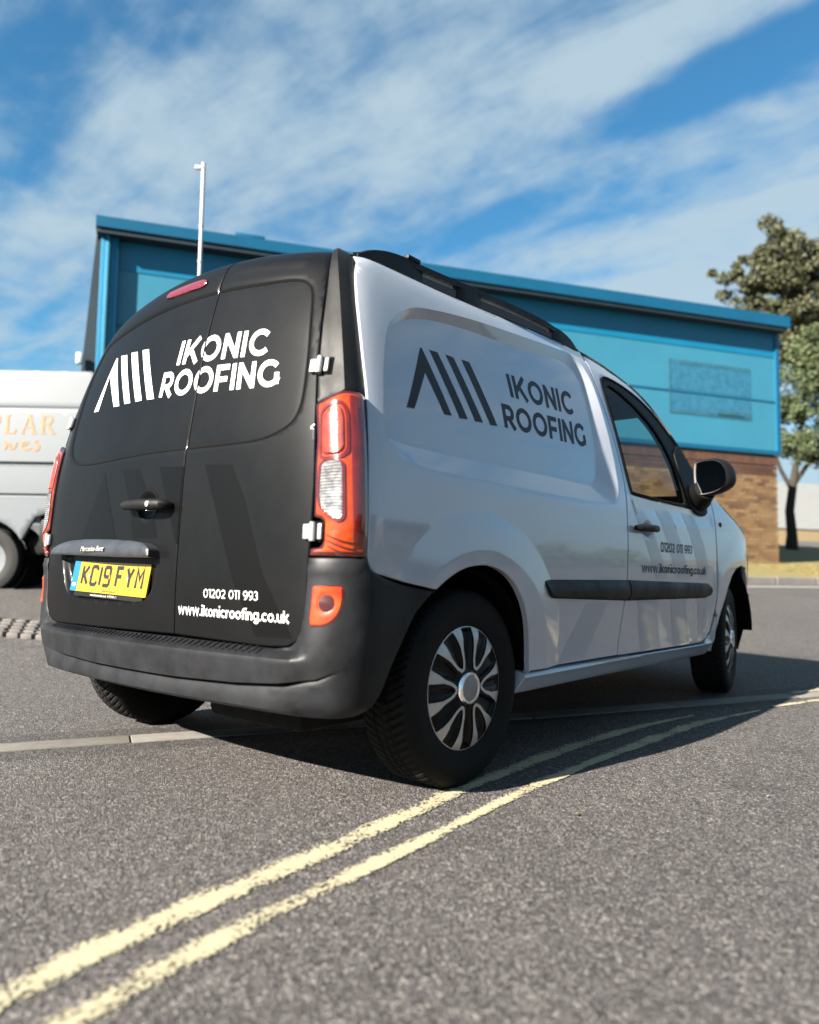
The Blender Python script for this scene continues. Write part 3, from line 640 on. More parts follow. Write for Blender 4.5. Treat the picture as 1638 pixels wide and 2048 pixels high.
for L in ([(1.255,.571),(1.475,.571),(1.600,.340),(1.360,.340)], [(1.650,.571),(1.850,.571),(1.985,.340),(1.770,.340)], [(2.02,.571),(2.185,.571),(2.20,.40),(2.13,.365)],
          [(1.225,.985),(1.36,.985),(1.60,.672),(1.46,.672)], [(1.50,1.005),(1.68,1.005),(1.90,.672),(1.72,.672)], [(1.85,1.01),(2.02,1.01),(2.20,.72),(2.16,.672),(2.06,.672)]):
    V, F = shapes_mesh([[L]], side, 1, lambda a, b: door_emboss(a, b)+.0007, .018, cut=[dcup]); mesh('frosted_bar', V, F, MT['ghost'], dr)

# D pillar trims
plo = [(.508,1.6985),(.6055,1.690),(.6055,1.6658),(.6175,1.5964),(.646,1.4098),(.6625,1.2701),(.6680,1.165),(.668,1.158),(.6227,1.173),(.5806,1.187),(.502,1.192),(.506,1.3376),(.507,1.5148)]
crease = lambda a, b: -.006+.010*sm((a-.518)/.03)+.010*np.exp(-((a-.580)/.018)**2)
patch('pillar_trim', [plo], corner, -1, MT['plastic'], van, res=.014, off=crease, gap=.0015, skirt=.025, roll=.004, mirror=True)
# tail lamps
lamp = [(.6677,1.155),(.6227,1.1704),(.5806,1.1847),(.500,1.1892),(.505,1.0531),(.506,.912),(.507,.8197),(.509,.7235),(.6837,.7256),(.6815,.7480),(.652,.752),(.641,.768),(.640,.818),(.652,.828),(.673,.832),(.671,.9809),(.6655,1.051)]
lpo = lambda a, b: -.006+.016*sm((a-.516)/.022)+.016*np.exp(-((a-.588)/.045)**2)*(1-sm((.80-b)/.08))
def both(name, loops, fn, sg, m, parents, off, **kw):
    V, F = patch(name, loops, fn, sg, None, None, off=off, build=False, **kw); o = [mesh(name, V, F, m, parents[0])]
    V, F = flip(V, F); o.append(mesh(name, V, F, m, parents[1])); return o
L1 = both('tail_light', [rnd(lamp, .006)], corner, -1, MT['lampdark'], (van, van), lpo, res=.012, gap=.002, skirt=.03, roll=.004)
red = rnd([(.655,1.150),(.6227,1.160),(.5806,1.1745),(.5300,1.178),(.5340,1.05),(.5345,.80),(.5370,.738),(.672,.738),(.668,.742),(.640,.745),(.6335,.768),(.6325,.822),(.645,.836),(.6635,.84),(.661,.98),(.656,1.05)], .006)
both('red_lens', [red], corner, -1, MT['lampred'], L1, lambda a, b: lpo(a, b)+.0016, res=.014, skirt=.002, roll=.002, roll_d=.001)
both('side_lens', [rnd([(.5700,1.170),(.5340,1.172),(.5375,1.05),(.5385,.80),(.5405,.745),(.5640,.745),(.5680,.9)], .006)], corner, -1, MT['lampdeep'], L1, lambda a, b: lpo(a, b)+.0030, res=.014, skirt=.002, roll=.002, roll_d=.001)
both('inner_ring', [rnd([(.654,1.075),(.650,1.132),(.612,1.154),(.584,1.152),(.573,1.12),(.573,1.005),(.59,.988),(.655,.990)], .016), rnd([(.648,1.072),(.644,1.124),(.612,1.143),(.589,1.142),(.580,1.115),(.580,1.012),(.594,.996),(.648,.998)], .014)], corner, -1, MT['lampdeep'], L1, lambda a, b: lpo(a, b)+.0045, res=.010, skirt=.003, roll=0)
both('brake_lens', [rnd([(.645,1.06),(.640,1.118),(.612,1.136),(.592,1.135),(.584,1.110),(.584,1.018),(.598,1.002),(.645,1.004)], .014)], corner, -1, MT['lampbulb'], L1, lambda a, b: lpo(a, b)+.004+.004*np.cos((a-.612)*40), res=.008, skirt=.003, roll=.003)
clr = rnd([(.6495,.975),(.636,.986),(.606,.986),(.5895,.975),(.588,.832),(.597,.820),(.6284,.838),(.6518,.8667),(.6555,.91)], .010)
both('lens_rim', [inset(clr, -.006), clr], corner, -1, MT['lampdeep'], L1, lambda a, b: lpo(a, b)+.005, res=.010, skirt=.003, roll=0)
both('clear_lens', [clr], corner, -1, MT['lampclear'], L1, lambda a, b: lpo(a, b)+.004+.0022*np.sin(b*2*math.pi/.0085), res=.0042, skirt=.003, roll=.002)
for k in range(3):
    c_ = [(.628, .783-.015*k), (.605,.772-.015*k), (.582,.764-.0155*k), (.556,.760-.016*k)]
    both('lens_rib', band(catm(c_, 4), .0035), corner, -1, MT['lampdark'], L1, lambda a, b: lpo(a, b)+.0046, res=.01, skirt=.001, roll=0)
# third brake light
bl = rnd([(.130,1.6115),(.112,1.627),(-.088,1.625),(-.122,1.617),(-.130,1.603),(-.118,1.592),(-.09,1.588),(.09,1.594),(.122,1.600)], .009)
t3 = patch('third_brake_light', [bl], rear, -1, MT['blackmatt'], van, res=.012, off=.001, skirt=.004, roll=0)
patch('red_lens', [inset(bl, .003)], rear, -1, MT['brakered'], t3, res=.01, off=.008, skirt=.008, roll=.005, roll_d=.003)
# garnish over the number plate
gar = rnd([(.628,.733),(.590,.768),(.50,.783),(.356,.7865),(.18,.783),(.026,.776),(-.07,.765),(-.108,.748),(-.112,.720),(.12,.722),(.346,.727)], [.01,.03,.03,.01,.01,.02,.02,.01,.008,0,0])
gb = patch('plate_garnish', [gar], rear, -1, MT['garnish'], van, res=.012, off=lambda a, b: .044-.020*sm((b-.745)/.045), skirt=.046, roll=.006, roll_d=.004)
# number plate
def rear_at(y, z, off=0.):
    p = rear(np.array([y]), np.array([z]))[0]; n_ = normals(rear, np.array([y]), np.array([z]), -1)[0]; return Vector(p)+Vector(n_)*off
pc = rear_at(.222, .649, -.010); tl = R(9)
px_ = Vector((0,-1,-.022)).normalized(); n_p = Vector((-math.cos(tl), 0, math.sin(tl))); n_p = (n_p-px_*n_p.dot(px_)).normalized(); py_ = n_p.cross(px_)
PM = Matrix((px_, py_, n_p)).transposed().to_4x4(); PM.translation = pc
def plate_box(x0, x1, y0, y1, z0, z1, rad):
    L = rnd([(x0,y0),(x1,y0),(x1,y1),(x0,y1)], rad, 4); n = len(L); V = [PM @ Vector((p[0], p[1], z)) for z in (z0, z1) for p in L]
    return V, [tuple(range(n, 2*n)), tuple(range(n))[::-1]]+[(i, (i+1) % n, n+(i+1) % n, n+i) for i in range(n)]
pl = mesh('number_plate', *plate_box(-.26,.26,-.0555,.0555,-.004,.0015,.006), MT['yellow'], van, sharp=30)
mesh('plate_band', *plate_box(-.2595,-.214,-.055,.055,.0015,.0022,.005), MT['plateblue'], pl)
mesh('plate_holder', *plate_box(-.235,.235,-.072,.05,-.010,-.004,.004), MT['plastic'], van)
def plate_fn(a, b):
    a = np.asarray(a); b = np.asarray(b); return np.stack([pc[i]+px_[i]*a+py_[i]*b+n_p[i]*.0015 for i in range(3)], -1)
pg = {'K': [[(.0,0),(.0,1)],[(.04,.42),(.56,1)],[(.14,.52),(.58,0)]], 'C': [[(.56,.80),(.56,.90),(.46,1),(.10,1),(0,.9),(0,.1),(.1,0),(.46,0),(.56,.1),(.56,.2)]], '1': [[(.0,0),(.0,1)]], '9': [[(.56,.48),(.10,.48),(0,.58),(0,.9),(.1,1),(.46,1),(.56,.9),(.56,.1),(.46,0),(.08,0),(.0,.08)]],
      'F': [[(0,0),(0,1),(.54,1)],[(0,.54),(.44,.54)]], 'Y': [[(0,1),(.28,.5),(.28,0)],[(.56,1),(.28,.5)]], 'M': [[(0,0),(0,1),(.28,.45),(.56,1),(.56,0)]]}
X = -.192; shp = []
for c in 'KC19 FYM':
    if c == ' ': X += .019; continue
    wid = .0 if c == '1' else .056*.62
    for st in pg[c]:
        P_ = [(X+.007+p[0]*.0643, -.0405+.007+p[1]*(.079-.014)) for p in st]; shp.append((c, len(shp) if False else X, band(P_, .0140)))
    X += (.0140 if c == '1' else .050)+.0105
Xr = X-.0105; kx = (.232+.192)/(Xr+.192)
for x_ in sorted({q[1] for q in shp}):
    V, F = shapes_mesh([[[(-.192+(p[0]+.192)*kx, p[1]+.006) for p in L] for L in q[2]] for q in shp if q[1] == x_], plate_fn, 1, .0006, .03); mesh('plate_character', V, F, MT['platetext'], pl)
for sx_ in (-.135, .130): MB().tube([PM @ Vector((sx_,.002,.0012)), PM @ Vector((sx_,.002,.004))], .006, 10).build('screw', MT['silver'], pl)
def PMt(x, y, z=.0028): return PM @ Matrix.Translation((x, y, z))
small_text('dealer_print', 'S & B Commercials Ltd', PMt(.02, -.0475), .0095, MT['platetext'], pl, .0002)
small_text('dealer_print', 'www.sbcommercials.co.uk - 01707 261111', PMt(-.02, -.0645, -.0032), .0105, MT['white'], pl, .0002)
small_text('country_code', 'GB', PMt(-.237, -.033), .020, MT['gold'], pl, .0002)
gp = rear_at(.238, .747, .044+.0008); gn = Vector((-1,0,.30)).normalized(); gx = Vector((0,-1,0)); gy = gn.cross(gx); GM = Matrix((gx, gy, gn)).transposed().to_4x4(); GM.translation = gp+gn*.003
small_text('brand_script', 'Mercedes-Benz', GM, .027, MT['silver'], gb, .004, .95)
# rear door handle
b_ = MB(); hp = [(.088,.893,.006),(.080,.894,.020),(.062,.894,.036),(.02,.893,.043),(-.03,.892,.046),(-.08,.890,.047),(-.12,.889,.045),(-.150,.889,.036),(-.160,.889,.022),(-.164,.889,.004)]
b_.tube([rear_at(y, z, o) for y, z, o in hp], [.008,.0125,.0150,.0165,.0175,.0185,.0190,.0185,.016,.010], 14); dh = b_.build('door_handle', MT['plastic'], rdl)
lk = rear_at(-.118,.889,.060); MB().tube([lk, lk+Vector((-.006,0,0))], [.0105,.009], 16).build('key_lock', MT['silver'], dh)
V, F = patch('x', [arc(-.018,.893,.066,.058,0,360,28)[:-1], arc(-.018,.893,.060,.052,0,360,28)[:-1]], rear, -1, None, None, off=.001, res=.01, skirt=.002, roll=0, build=False); mesh('cup_rim', V, F, MT['wrap'], rdl)
# hinges
def hinge(u, z, sgn, parent, nm='hinge'):
    P0 = corner(np.array([u]), np.array([z]))[0]; n_ = normals(corner, np.array([u]), np.array([z]), -1)[0]; P0[1] *= -sgn if sgn > 0 else 1; 
    if sgn > 0: n_[1] *= -1
    n_ = Vector(n_); tz = Vector((0,0,1)); tu = tz.cross(n_).normalized(); tz = n_.cross(tu); Mx = Matrix((tu, tz, n_)).transposed(); c = Vector(P0)
    s_ = 1 if sgn < 0 else -1
    b_ = MB(); b_.box(c+tu*(s_*-.016)+n_*.010, (.032,.042,.012), Mx, .003).box(c+tu*(s_*.022)+n_*.007, (.014,.044,.018), Mx, .003)
    o = b_.build(nm, MT['hinge'], parent); MB().tube([c+n_*.014-tz*.026, c+n_*.014+tz*.026], .0095, 12).build('hinge_pin', MT['hinge'], o)
    MB().box(c+tu*(s_*.018)+n_*.002, (.040,.058,.006), Mx, .003).build('hinge_gasket', MT['blackmatt'], o)
for sg_, dd in ((-1, rdr), (1, rdl)):
    hinge(.672, .793, sg_, dd); hinge(.651, 1.272, sg_, dd)
# bumper
def belt_z(u): d = np.abs(1.45-u); return np.interp(d, [0,.24,.53,.70,.81,.865,.885,.94,1.2], [.362,.362,.370,.382,.397,.421,.441,.56,.60])
def bump_off(u, z):
    d = np.abs(1.45-u); c = sm((d-.70)/.10)       # 0 in the middle, 1 at the corners
    bz = belt_z(u); lip = .022*sm((z-.285)/.035)-.010*sm((bz-.012-z)/.03)*sm((z-.30)/.02)
    beltm = .012*sm((z-bz+.004)/.006)
    step = .022+beltm*1.0
    mid = lip*(z < bz)+np.where(z >= bz, .030+.008*sm((z-bz)/.006), 0)
    gf = 1-sm((d-.80)/.09)
    low_ = .004+.034*sm((z-.283)/.030)-.020*np.clip((z-.318)/(bz-.318), 0, 1)**1.3-.008*sm((z-bz+.010)/.006)
    mid = np.where(z < bz, low_, .040)
    mid = mid-.045*sm((z-.444)/.026)
    fade = 1-sm((d-.90)/.20)
    cor = np.where(z < bz, .004+.018*sm((z-.283)/.04)-.006*sm((z-bz+.012)/.008)*gf, .022+.003*gf)*fade+.006*(1-fade)
    cor = cor-.012*sm((z-.46)/.16)*(1-sm((d-1.1)/.1))+.005*np.exp(-((z-.690)/.010)**2)*(d < .90)*(1-fade*0)
    o = mid*(1-c)+cor*c
    return o
bot_r = catm([(.2417,.6328),(.3096,.5724),(.3632,.4951),(.4013,.4346),(.4387,.3653),(.4708,.3276),(.5095,.3000),(.56,.287),(.70,.284)], 3)
top_r = [(.688,.7225)]+[(.5235,.7225)]+catm([(.5200,.7075),(.505,.688),(.4506,.6679),(.3729,.6511),(.2417,.6298)], 3)
dedge = [(1.45,.472),(1.0,.470),(.80,.468),(.775,.4725),(.728,.4900),(.703,.520),(.696,.560),(.692,.640),(.688,.7225)]
m2 = lambda L: [(2.9-p[0], p[1]) for p in L][::-1]
bpoly = bot_r+m2(bot_r)+m2(top_r[:-1] if False else top_r)+m2(dedge)[:-1]+dedge+top_r[1:-1]
_b = []
for p in bot_r+m2(bot_r)[0:]+m2(top_r)+m2(dedge)+dedge[1:]+top_r[1:]:
    if not _b or np.hypot(p[0]-_b[-1][0], p[1]-_b[-1][1]) > 1e-4: _b.append(p)
if np.hypot(_b[0][0]-_b[-1][0], _b[0][1]-_b[-1][1]) < 1e-4: _b.pop()
us = np.arange(.35, 2.56, .007)
exb = [[(u, float(belt_z(u))+k) for u in us] for k in (-.016,-.008,-.003,.003,.009)]+[[(u, z) for u in us if abs(1.45-u) < .78] for z in (.434,.441,.447,.453,.459,.466)]
bmp = patch('rear_bumper', [_b], corner_full, -1, MT['bumper'], van, res=.016, off=bump_off, gap=.0015, skirt=.05, roll=.004, extra=exb)
rib_me = None
for k in range(44):            # grip ribs along the loading step
    y = -.60+1.2*k/43; q0 = Vector(rear_at(y, .459, .030))+Vector((0,0,.003)); q1 = Vector(rear_at(y, .469, .006))+Vector((0,0,.003))
    MB().tube([q0, q1], .0035, 6).build('step_rib', MT['bumper'], bmp)
rf = [(.6693,.6507),(.580,.6507),(.5768,.6069),(.5905,.5612),(.6186,.5371),(.6691,.5351),(.674,.5586),(.6714,.6276)]
def refl(side_):
    V, F = patch('x', [rnd(rf, [.006,.012,.02,.03,.03,.012,.01,.01])], corner, -1, None, None, off=lambda a, b: bump_off(a, b)+.001, res=.012, skirt=.006, roll=.003, build=False)
    if side_: V, F = flip(V, F)
    o = mesh('fog_light', V, F, MT['lampdark'], bmp)
    V, F = patch('x', [inset(rnd(rf, [.006,.012,.02,.03,.03,.012,.01,.01]), .006)], corner, -1, None, None, off=lambda a, b: bump_off(a, b)+.004-.009*np.exp(-(((a-.624)/.020)**2+((b-.600)/.022)**2)), res=.007, skirt=.003, roll=.003, build=False)
    if side_: V, F = flip(V, F)
    mesh('red_lens', V, F, MT['lampred'], o)
refl(0); refl(1)
# dark structure behind the shut lines
def core(fn, sg, loop, d, name, mirror=False): patch(name, [loop], fn, sg, MT['blackmatt'], van, res=.06, off=-d, skirt=0, roll=0, mirror=mirror)
core(corner_full, -1, [(.46,.32),(2.44,.32),(2.46,.75),(2.40,1.66),(.50,1.66),(.44,.75)], .034, 'inner_body')
core(side, 1, [(-.44,.64),(.0,.73),(.30,.62),(.40,.30),(1.30,.30),(1.30,1.0),(1.22,1.03),(1.22,1.70),(-.36,1.66),(-.45,1.1)], .062, 'inner_side', True)
core(side, 1, [(1.25,.34),(2.28,.34),(2.36,.56),(2.40,1.02),(1.25,1.02)], .036, 'inner_door_skin', True)

# roof rails
def rail(sgn):
    top = catm([(-.315,1.728),(-.255,1.760),(-.17,1.785),(-.08,1.796),(.02,1.799),(.3,1.812),(.6,1.828),(.9,1.832),(1.06,1.822),(1.14,1.805),(1.20,1.778)], 3)
    V = []; F = []; n = len(top); w = .018
    for i, (x, z) in enumerate(top):
        y = sgn*(.615-.012*sm((x-.9)/.3)); h = .022
        for a, b in ((-w,0),(-w*.6,.0045),(w*.6,.0045),(w,0),(w,-h),(-w,-h)): V.append((x, y+a, z-.008+b))
    for i in range(n-1):
        for j in range(6): F.append((i*6+j, i*6+(j+1)%6, (i+1)*6+(j+1)%6, (i+1)*6+j))
    F += [tuple(range(6))[::-1], tuple((n-1)*6+j for j in range(6))]
    o = mesh('roof_rail', V, F, MT['plastic'], van, True, 30)
    V = []; F = []; n2_ = 30
    for i in range(n2_):
        x = -.25+1.40*i/(n2_-1); zt = np.interp(x, [p[0] for p in top], [p[1] for p in top])-.042; zb = 1.690+.058*sm((x+.1)/1.4)
        for yy, z in ((-.012, zb), (-.010, zt), (.010, zt), (.012, zb)): V.append((x, sgn*.612+yy, z))
    for i in range(n2_-1):
        for j in range(4): F.append((i*4+j, i*4+(j+1)%4, (i+1)*4+(j+1)%4, (i+1)*4+j))
    mesh('rail_base', V, F, MT['railbase'], o, True, 30)
    for x0, x1, z0, z1 in ((-.33,.03,1.705,1.79),(.24,.40,1.72,1.80),(.98,1.235,1.755,1.812)):
        b_ = MB(); n = 8; V = []; F = []
        for i in range(n+1):
            x = x0+(x1-x0)*i/n; t = i/n; e = min(t, 1-t)*2; zt = np.interp(x, [p[0] for p in top], [p[1] for p in top])-.006; zb = 1.70+.058*sm((x+.1)/1.4)
            ww = .024*(.5+.5*min(1, e*3)); y = sgn*.615
            for a, z in ((-ww, zb), (-ww*.7, zt), (ww*.7, zt), (ww, zb-.01)): V.append((x, y+a, z))
        for i in range(n):
            for j in range(4): F.append((i*4+j, i*4+(j+1)%4, (i+1)*4+(j+1)%4, (i+1)*4+j))
        F += [(3,2,1,0), tuple(n*4+j for j in range(4))]
        mesh('rail_foot', V, F, MT['plastic'], o, True, 40)
    b_ = MB(); c = (-.03, sgn*.615, 1.797); b_.box(c, (.07,.046,.016), None, .004); b_.build('rail_cap', MT['plastic'], o)
rail(-1); rail(1)

# wheels
def make_wheel(name, cx_, sgn, steer=0.):
    w = bpy.data.objects.new(name, None); COL.objects.link(w); w.parent = van; w.location = (cx_, sgn*.767, .315) if (sgn < 0 or cx_ > 1) else (-.085, .785, .315); w.rotation_euler = (0,0,steer); w.empty_display_size = .1
    return w
prof = [(.190,.080),(.205,.088),(.225,.094),(.255,.0985),(.280,.0965),(.298,.090),(.308,.083),(.3145,.074),(.3170,.060),(.3175,.030),(.3175,0)]
prof = prof+[(r_, -y_) for r_, y_ in prof[::-1][1:]]
def tyre_mesh():
    P = resamp([(p[1], p[0]) for p in prof], .006, False); NA = 432; V = []; F = []
    for k in range(NA):
        t = 2*math.pi*k/NA
        for y, r_ in P:
            if r_ > .300:
                ay = abs(y); ph = (k*72/NA+ay*19+ (0 if y > 0 else .5)) % 1.0
                g = .0065*(1 if ph < .30 else 0)*(1 if .010 < ay < .083 else 0)+.006*(1 if .028 < ay < .034 else 0)+.006*(1 if ay < .004 else 0)
                r_ = r_-g
            V.append((r_*math.cos(t), y, r_*math.sin(t)))
    n = len(P)
    for k in range(NA):
        for j in range(n-1): F.append((k*n+j, k*n+j+1, ((k+1)%NA)*n+j+1, ((k+1)%NA)*n+j))
    me = bpy.data.meshes.new('tyre'); me.from_pydata(V, [], F); me.update(); me.polygons.foreach_set('use_smooth', [True]*len(F)); me.set_sharp_from_angle(angle=R(25)); me.materials.append(MT['rubber']); return me
def lathe(P, n=48):
    V = [(r_*math.cos(2*math.pi*k/n), y, r_*math.sin(2*math.pi*k/n)) for k in range(n) for y, r_ in P]; m_ = len(P); F = [(k*m_+j, k*m_+j+1, ((k+1)%n)*m_+j+1, ((k+1)%n)*m_+j) for k in range(n) for j in range(m_-1)]; return V, F
ty = tyre_mesh()
def cap_fn(a, b):
    r_ = np.hypot(a, b); return np.stack([a, -(.090+.010*np.cos(r_/.2*1.45)-.012*sm((r_-.16)/.05)), b], -1)
spk = []
def pol(r_, d): return (r_*.2*math.cos(R(d)), r_*.2*math.sin(R(d)))
for k in range(6):
    c0 = 60*k
    for s_ in (-1, 1):
        L = [pol(.975, c0+s_*8.5), pol(.975, c0+s_*15), pol(.975, c0+s_*21.5), pol(.66, c0+s_*17.2), pol(.45, c0+s_*15.5), pol(.335, c0+s_*9), pol(.315, c0), pol(.365, c0), pol(.40, c0+s_*6), pol(.50, c0+s_*10.5), pol(.68, c0+s_*11.5)]
        spk.append([L if area(L) > 0 else L[::-1]])
Vs, Fs = shapes_mesh(spk, cap_fn, 1, .0035, .02)
def ring_shape(r0_, r1_, n=60): return [[pol(r1_, 360*i/n) for i in range(n)], [pol(r0_, 360*i/n) for i in range(n)]]
Vr, Fr = shapes_mesh([ring_shape(.968, .99)], cap_fn, 1, .004, .03)
spoke_me = None
_rims = {}
for nm, cx_, sgn, st in (('wheel',0,-1,0),('wheel',0,1,0),('wheel',2.697,-1,R(10)),('wheel',2.697,1,R(10))):
    w = make_wheel(nm, cx_, sgn, st)
    to = link('tyre', ty, w); to.rotation_euler = (0, R(13*(1+cx_)), 0)
    def pm(name, V, F, m):
        if sgn > 0: V, F = flip(V, F)
        return mesh(name, V, F, m, w, True, 30)
    V, F = lathe([(-.05,.205),(-.070,.205),(-.084,.203),(-.087,.199),(-.078,.192),(-.060,.185),(-.055,.10),(-.055,0.001)]); pm('rim', V, F, MT['capblack'])
    # hubcap : black dish with recessed pockets between the silver legs
    a = np.linspace(0, 2*math.pi, 145)[:-1]; rs = np.array([.001,.04,.055,.065,.08,.10,.12,.14,.16,.18,.190,.1955,.198]); V = []; F = []
    for t in a:
        ph = (math.degrees(t)+30) % 60-30; pocket = sm((abs(ph)-19)/5)*.014+sm((6-abs(ph))/3)*.008
        for r_ in rs:
            p = cap_fn(np.array([r_*math.cos(t)]), np.array([r_*math.sin(t)]))[0]; dd_ = pocket*sm((r_-.055)/.02)*(1-sm((r_-.180)/.012)); V.append((p[0], p[1]+dd_, p[2]))
    m_ = len(rs); F = [(k*m_+j, k*m_+j+1, ((k+1)%144)*m_+j+1, ((k+1)%144)*m_+j) for k in range(144) for j in range(m_-1)]
    hc = pm('hubcap', V, F, MT['capblack'])
    def sub(name, V, F, m):
        if sgn > 0: V, F = flip(V, F)
        return mesh(name, V, F, m, hc, True, 30)
    sub('cap_spokes', Vs, Fs, MT['silver']); sub('cap_edge', Vr, Fr, MT['silver'])
    V, F = lathe([(-.096,.056),(-.106,.053),(-.110,.049),(-.109,.043),(-.107,.041)], 48); sub('centre_ring', V, F, MT['chrome'])
    V, F = lathe([(-.1075,.0415),(-.109,.038),(-.1095,.001)], 48); sub('centre_badge', V, F, MT['capgrey'])
# wheel housings, underbody
def arch_liner(cx_, r_, zc_, sgn, name, a0=0, a1=180):
    V = []; F = []; n = 28
    for i in range(n+1):
        t = R(a0+(a1-a0)*i/n)
        for y in (.872, .86, .52): V.append((cx_+r_*math.cos(t), sgn*y, zc_+r_*math.sin(t)))
    for i in range(n):
        for j in range(2): F.append((i*3+j, i*3+j+1, (i+1)*3+j+1, (i+1)*3+j))
    k = len(V); V += [(cx_+r_*math.cos(R(a0+(a1-a0)*i/n)), sgn*.52, zc_+r_*math.sin(R(a0+(a1-a0)*i/n))) for i in range(n+1)]; F.append(tuple(range(k, k+n+1)))
    return mesh(name, V, F, MT['blackmatt'], van, True, 40)
for sg_ in (-1, 1):
    arch_liner(-.02,.385,.315,sg_,'wheel_housing'); arch_liner(2.73,.385,.345,sg_,'wheel_housing')
b_ = MB().box((1.6,0,.40),(4.1,1.04,.18),None,.03).box((1.33,0,.34),(1.75,1.60,.14),None,.02).build('underbody', MT['under'], van)
MB().tube([(.0,-.70,.30),(.0,.70,.30)], .045, 12).build('rear_axle', MT['under'], van)
MB().box((-.36,-.40,.262),(.30,.46,.11),None,.03).build('spare_wheel_tray', MT['under'], van)
MB().tube([(.4,.10,.33),(-.05,.12,.33),(-.30,.12,.33),(-.50,.12,.31)],[.03,.03,.05,.04],14).build('exhaust_silencer', MT['under'], van)

# mirrors
def mirror(sgn, parent):
    q = []; c = Vector((1.990, -.992, 1.206)); n_f = Vector((-.93, .33, -.02)).normalized(); tx = Vector((0,0,1)).cross(n_f).normalized()*-1; tz = tx.cross(n_f)*1
    tx = Vector((n_f.y, -n_f.x, 0)).normalized(); tx = -tx if tx.y > 0 else tx; tz = Vector((0,0,1))
    O = [(-.100,.078),(-.085,.095),(-.03,.101),(.04,.094),(.085,.068),(.112,.020),(.115,-.030),(.092,-.066),(.04,-.088),(-.02,-.098),(-.065,-.096),(-.088,-.070),(-.102,.0)]
    O = catm(O, 3, True); n = len(O); V = []; F = []
    for d, k in ((.012,.90),(.0,.97),(-.02,1.0),(-.05,.97),(-.08,.85),(-.10,.62),(-.108,.3)):
        for a, b in O: V.append(c+tx*(a*k)+tz*(b*k)+n_f*d)
    for i in range(6):
        for j in range(n): F.append((i*n+j, i*n+(j+1)%n, (i+1)*n+(j+1)%n, (i+1)*n+j))
    F.append(tuple(6*n+j for j in range(n)))
    def pr(name, V, F, m, par, sh=45):
        V = [tuple(v) for v in V]
        if sgn > 0: V, F = flip(V, F)
        return mesh(name, V, F, m, par, True, sh)
    mh = pr('door_mirror', V, F, MT['plastic'], parent)
    V = [c+tx*(a*.90)+tz*(b*.90)+n_f*.012 for a, b in O]+[c+tx*(a*.86)+tz*(b*.86)+n_f*.004 for a, b in O]
    pr('glass_rim', V, [(j, (j+1)%n, n+(j+1)%n, n+j) for j in range(n)], MT['capgrey'], mh)
    V = [c+tx*(a*.87)+tz*(b*.87)+n_f*.005+n_f*(-.02*(a*a+b*b)) for a, b in O]; pr('mirror_glass', V+[c+n_f*.0065], [(j, (j+1)%n, n) for j in range(n)], MT['mirror'], mh)
    # arm and triangular foot
    b_ = MB(); b_.tube([(2.03,-.955,1.150),(2.08,-.91,1.125),(2.12,-.88,1.11),(2.15,-.84,1.11)],[.060,.068,.078,.085],12); pr('mirror_arm', b_.V, b_.F, MT['trim'], mh)
    V, F = patch('x', [rnd([(1.97,1.046),(2.07,1.018),(2.17,1.012),(2.235,1.035),(2.26,1.12),(2.30,1.225),(2.215,1.318),(2.11,1.410),(2.01,1.35),(1.985,1.2)], .015)], side, 1, None, None, off=.012, res=.03, skirt=.03, roll=.006, build=False)
    if sgn > 0: V, F = flip(V, F)
    mesh('mirror_foot', V, F, MT['trim'], mh)
mirror(-1, dr); mirror(1, dl)

# cabin
MB().box((1.20,0,1.08),(.03,1.44,1.0),None,.01).build('bulkhead', MT['headlining'], van)
MB().box((1.9,0,.42),(1.5,1.60,.06)).build('cabin_floor', MT['headlining'], van)
V = []; F = []
for i, (xe, ze) in enumerate([e for e in E_ if 1.10 <= e[0] <= 1.75]):
    for s_ in np.linspace(-.97, .97, 15): p = loft_pt(xe, ze, s_); V.append((p[0], p[1], p[2]-.045-.035*(xe-1.1)/.65))
n = 15
for i in range(len(V)//n-1):
    for j in range(n-1): F.append((i*n+j, i*n+j+1, (i+1)*n+j+1, (i+1)*n+j))
mesh('headlining', V, F, MT['headlining'], van)
for sg_ in (-1, 1): MB().box((1.74,sg_*.46,1.578),(.36,.40,.022),Matrix.Rotation(R(6),3,'Y'),.008).build('sun_visor', MT['headlining'], van)
V = []; F = []; ys = np.linspace(-.78, .78, 17)
pf = [(2.10,.55),(2.06,.80),(2.05,.95),(2.09,1.025),(2.20,1.055),(2.45,1.065),(2.62,1.04)]
for y in ys:
    for x, z in pf: V.append((x+.02*math.cos(y*3), y, z+.012*math.exp(-((y+.37)/.2)**2)))
m_ = len(pf)
for i in range(16):
    for j in range(m_-1): F.append((i*m_+j, i*m_+j+1, (i+1)*m_+j+1, (i+1)*m_+j))
mesh('dashboard', V, F, MT['headlining'], van)
sw = MB(); sc_ = Vector((1.86,-.37,.955)); ax = Vector((-math.cos(R(32)),0,math.sin(R(32)))); e1 = Vector((0,1,0)); e2 = ax.cross(e1)
sw.tube([sc_+e1*.185*math.cos(t)+e2*.185*math.sin(t) for t in np.linspace(0, 2*math.pi, 33)], .015, 8, False)
for t in (0, math.pi, math.pi*1.5): sw.tube([sc_-ax*.02, sc_+e1*.18*math.cos(t)+e2*.18*math.sin(t)], .014, 6)
sw.tube([sc_+ax*.01, sc_-ax*.03], .06, 14); sw.tube([sc_, sc_-ax*.35], .03, 8); sw.build('steering_wheel', MT['blackmatt'], van)
for y in (-.38, .38):
    st_ = empty('front_seat', (1.55, y, .45)); st_.parent = van
    MB().box((0,0,.10),(.50,.50,.16),None,.05).build('seat_cushion', MT['seat'], st_)
    MB().box((-.24,0,.42),(.14,.48,.58),Matrix.Rotation(R(-8),3,'Y'),.05).build('seat_back', MT['seat'], st_)

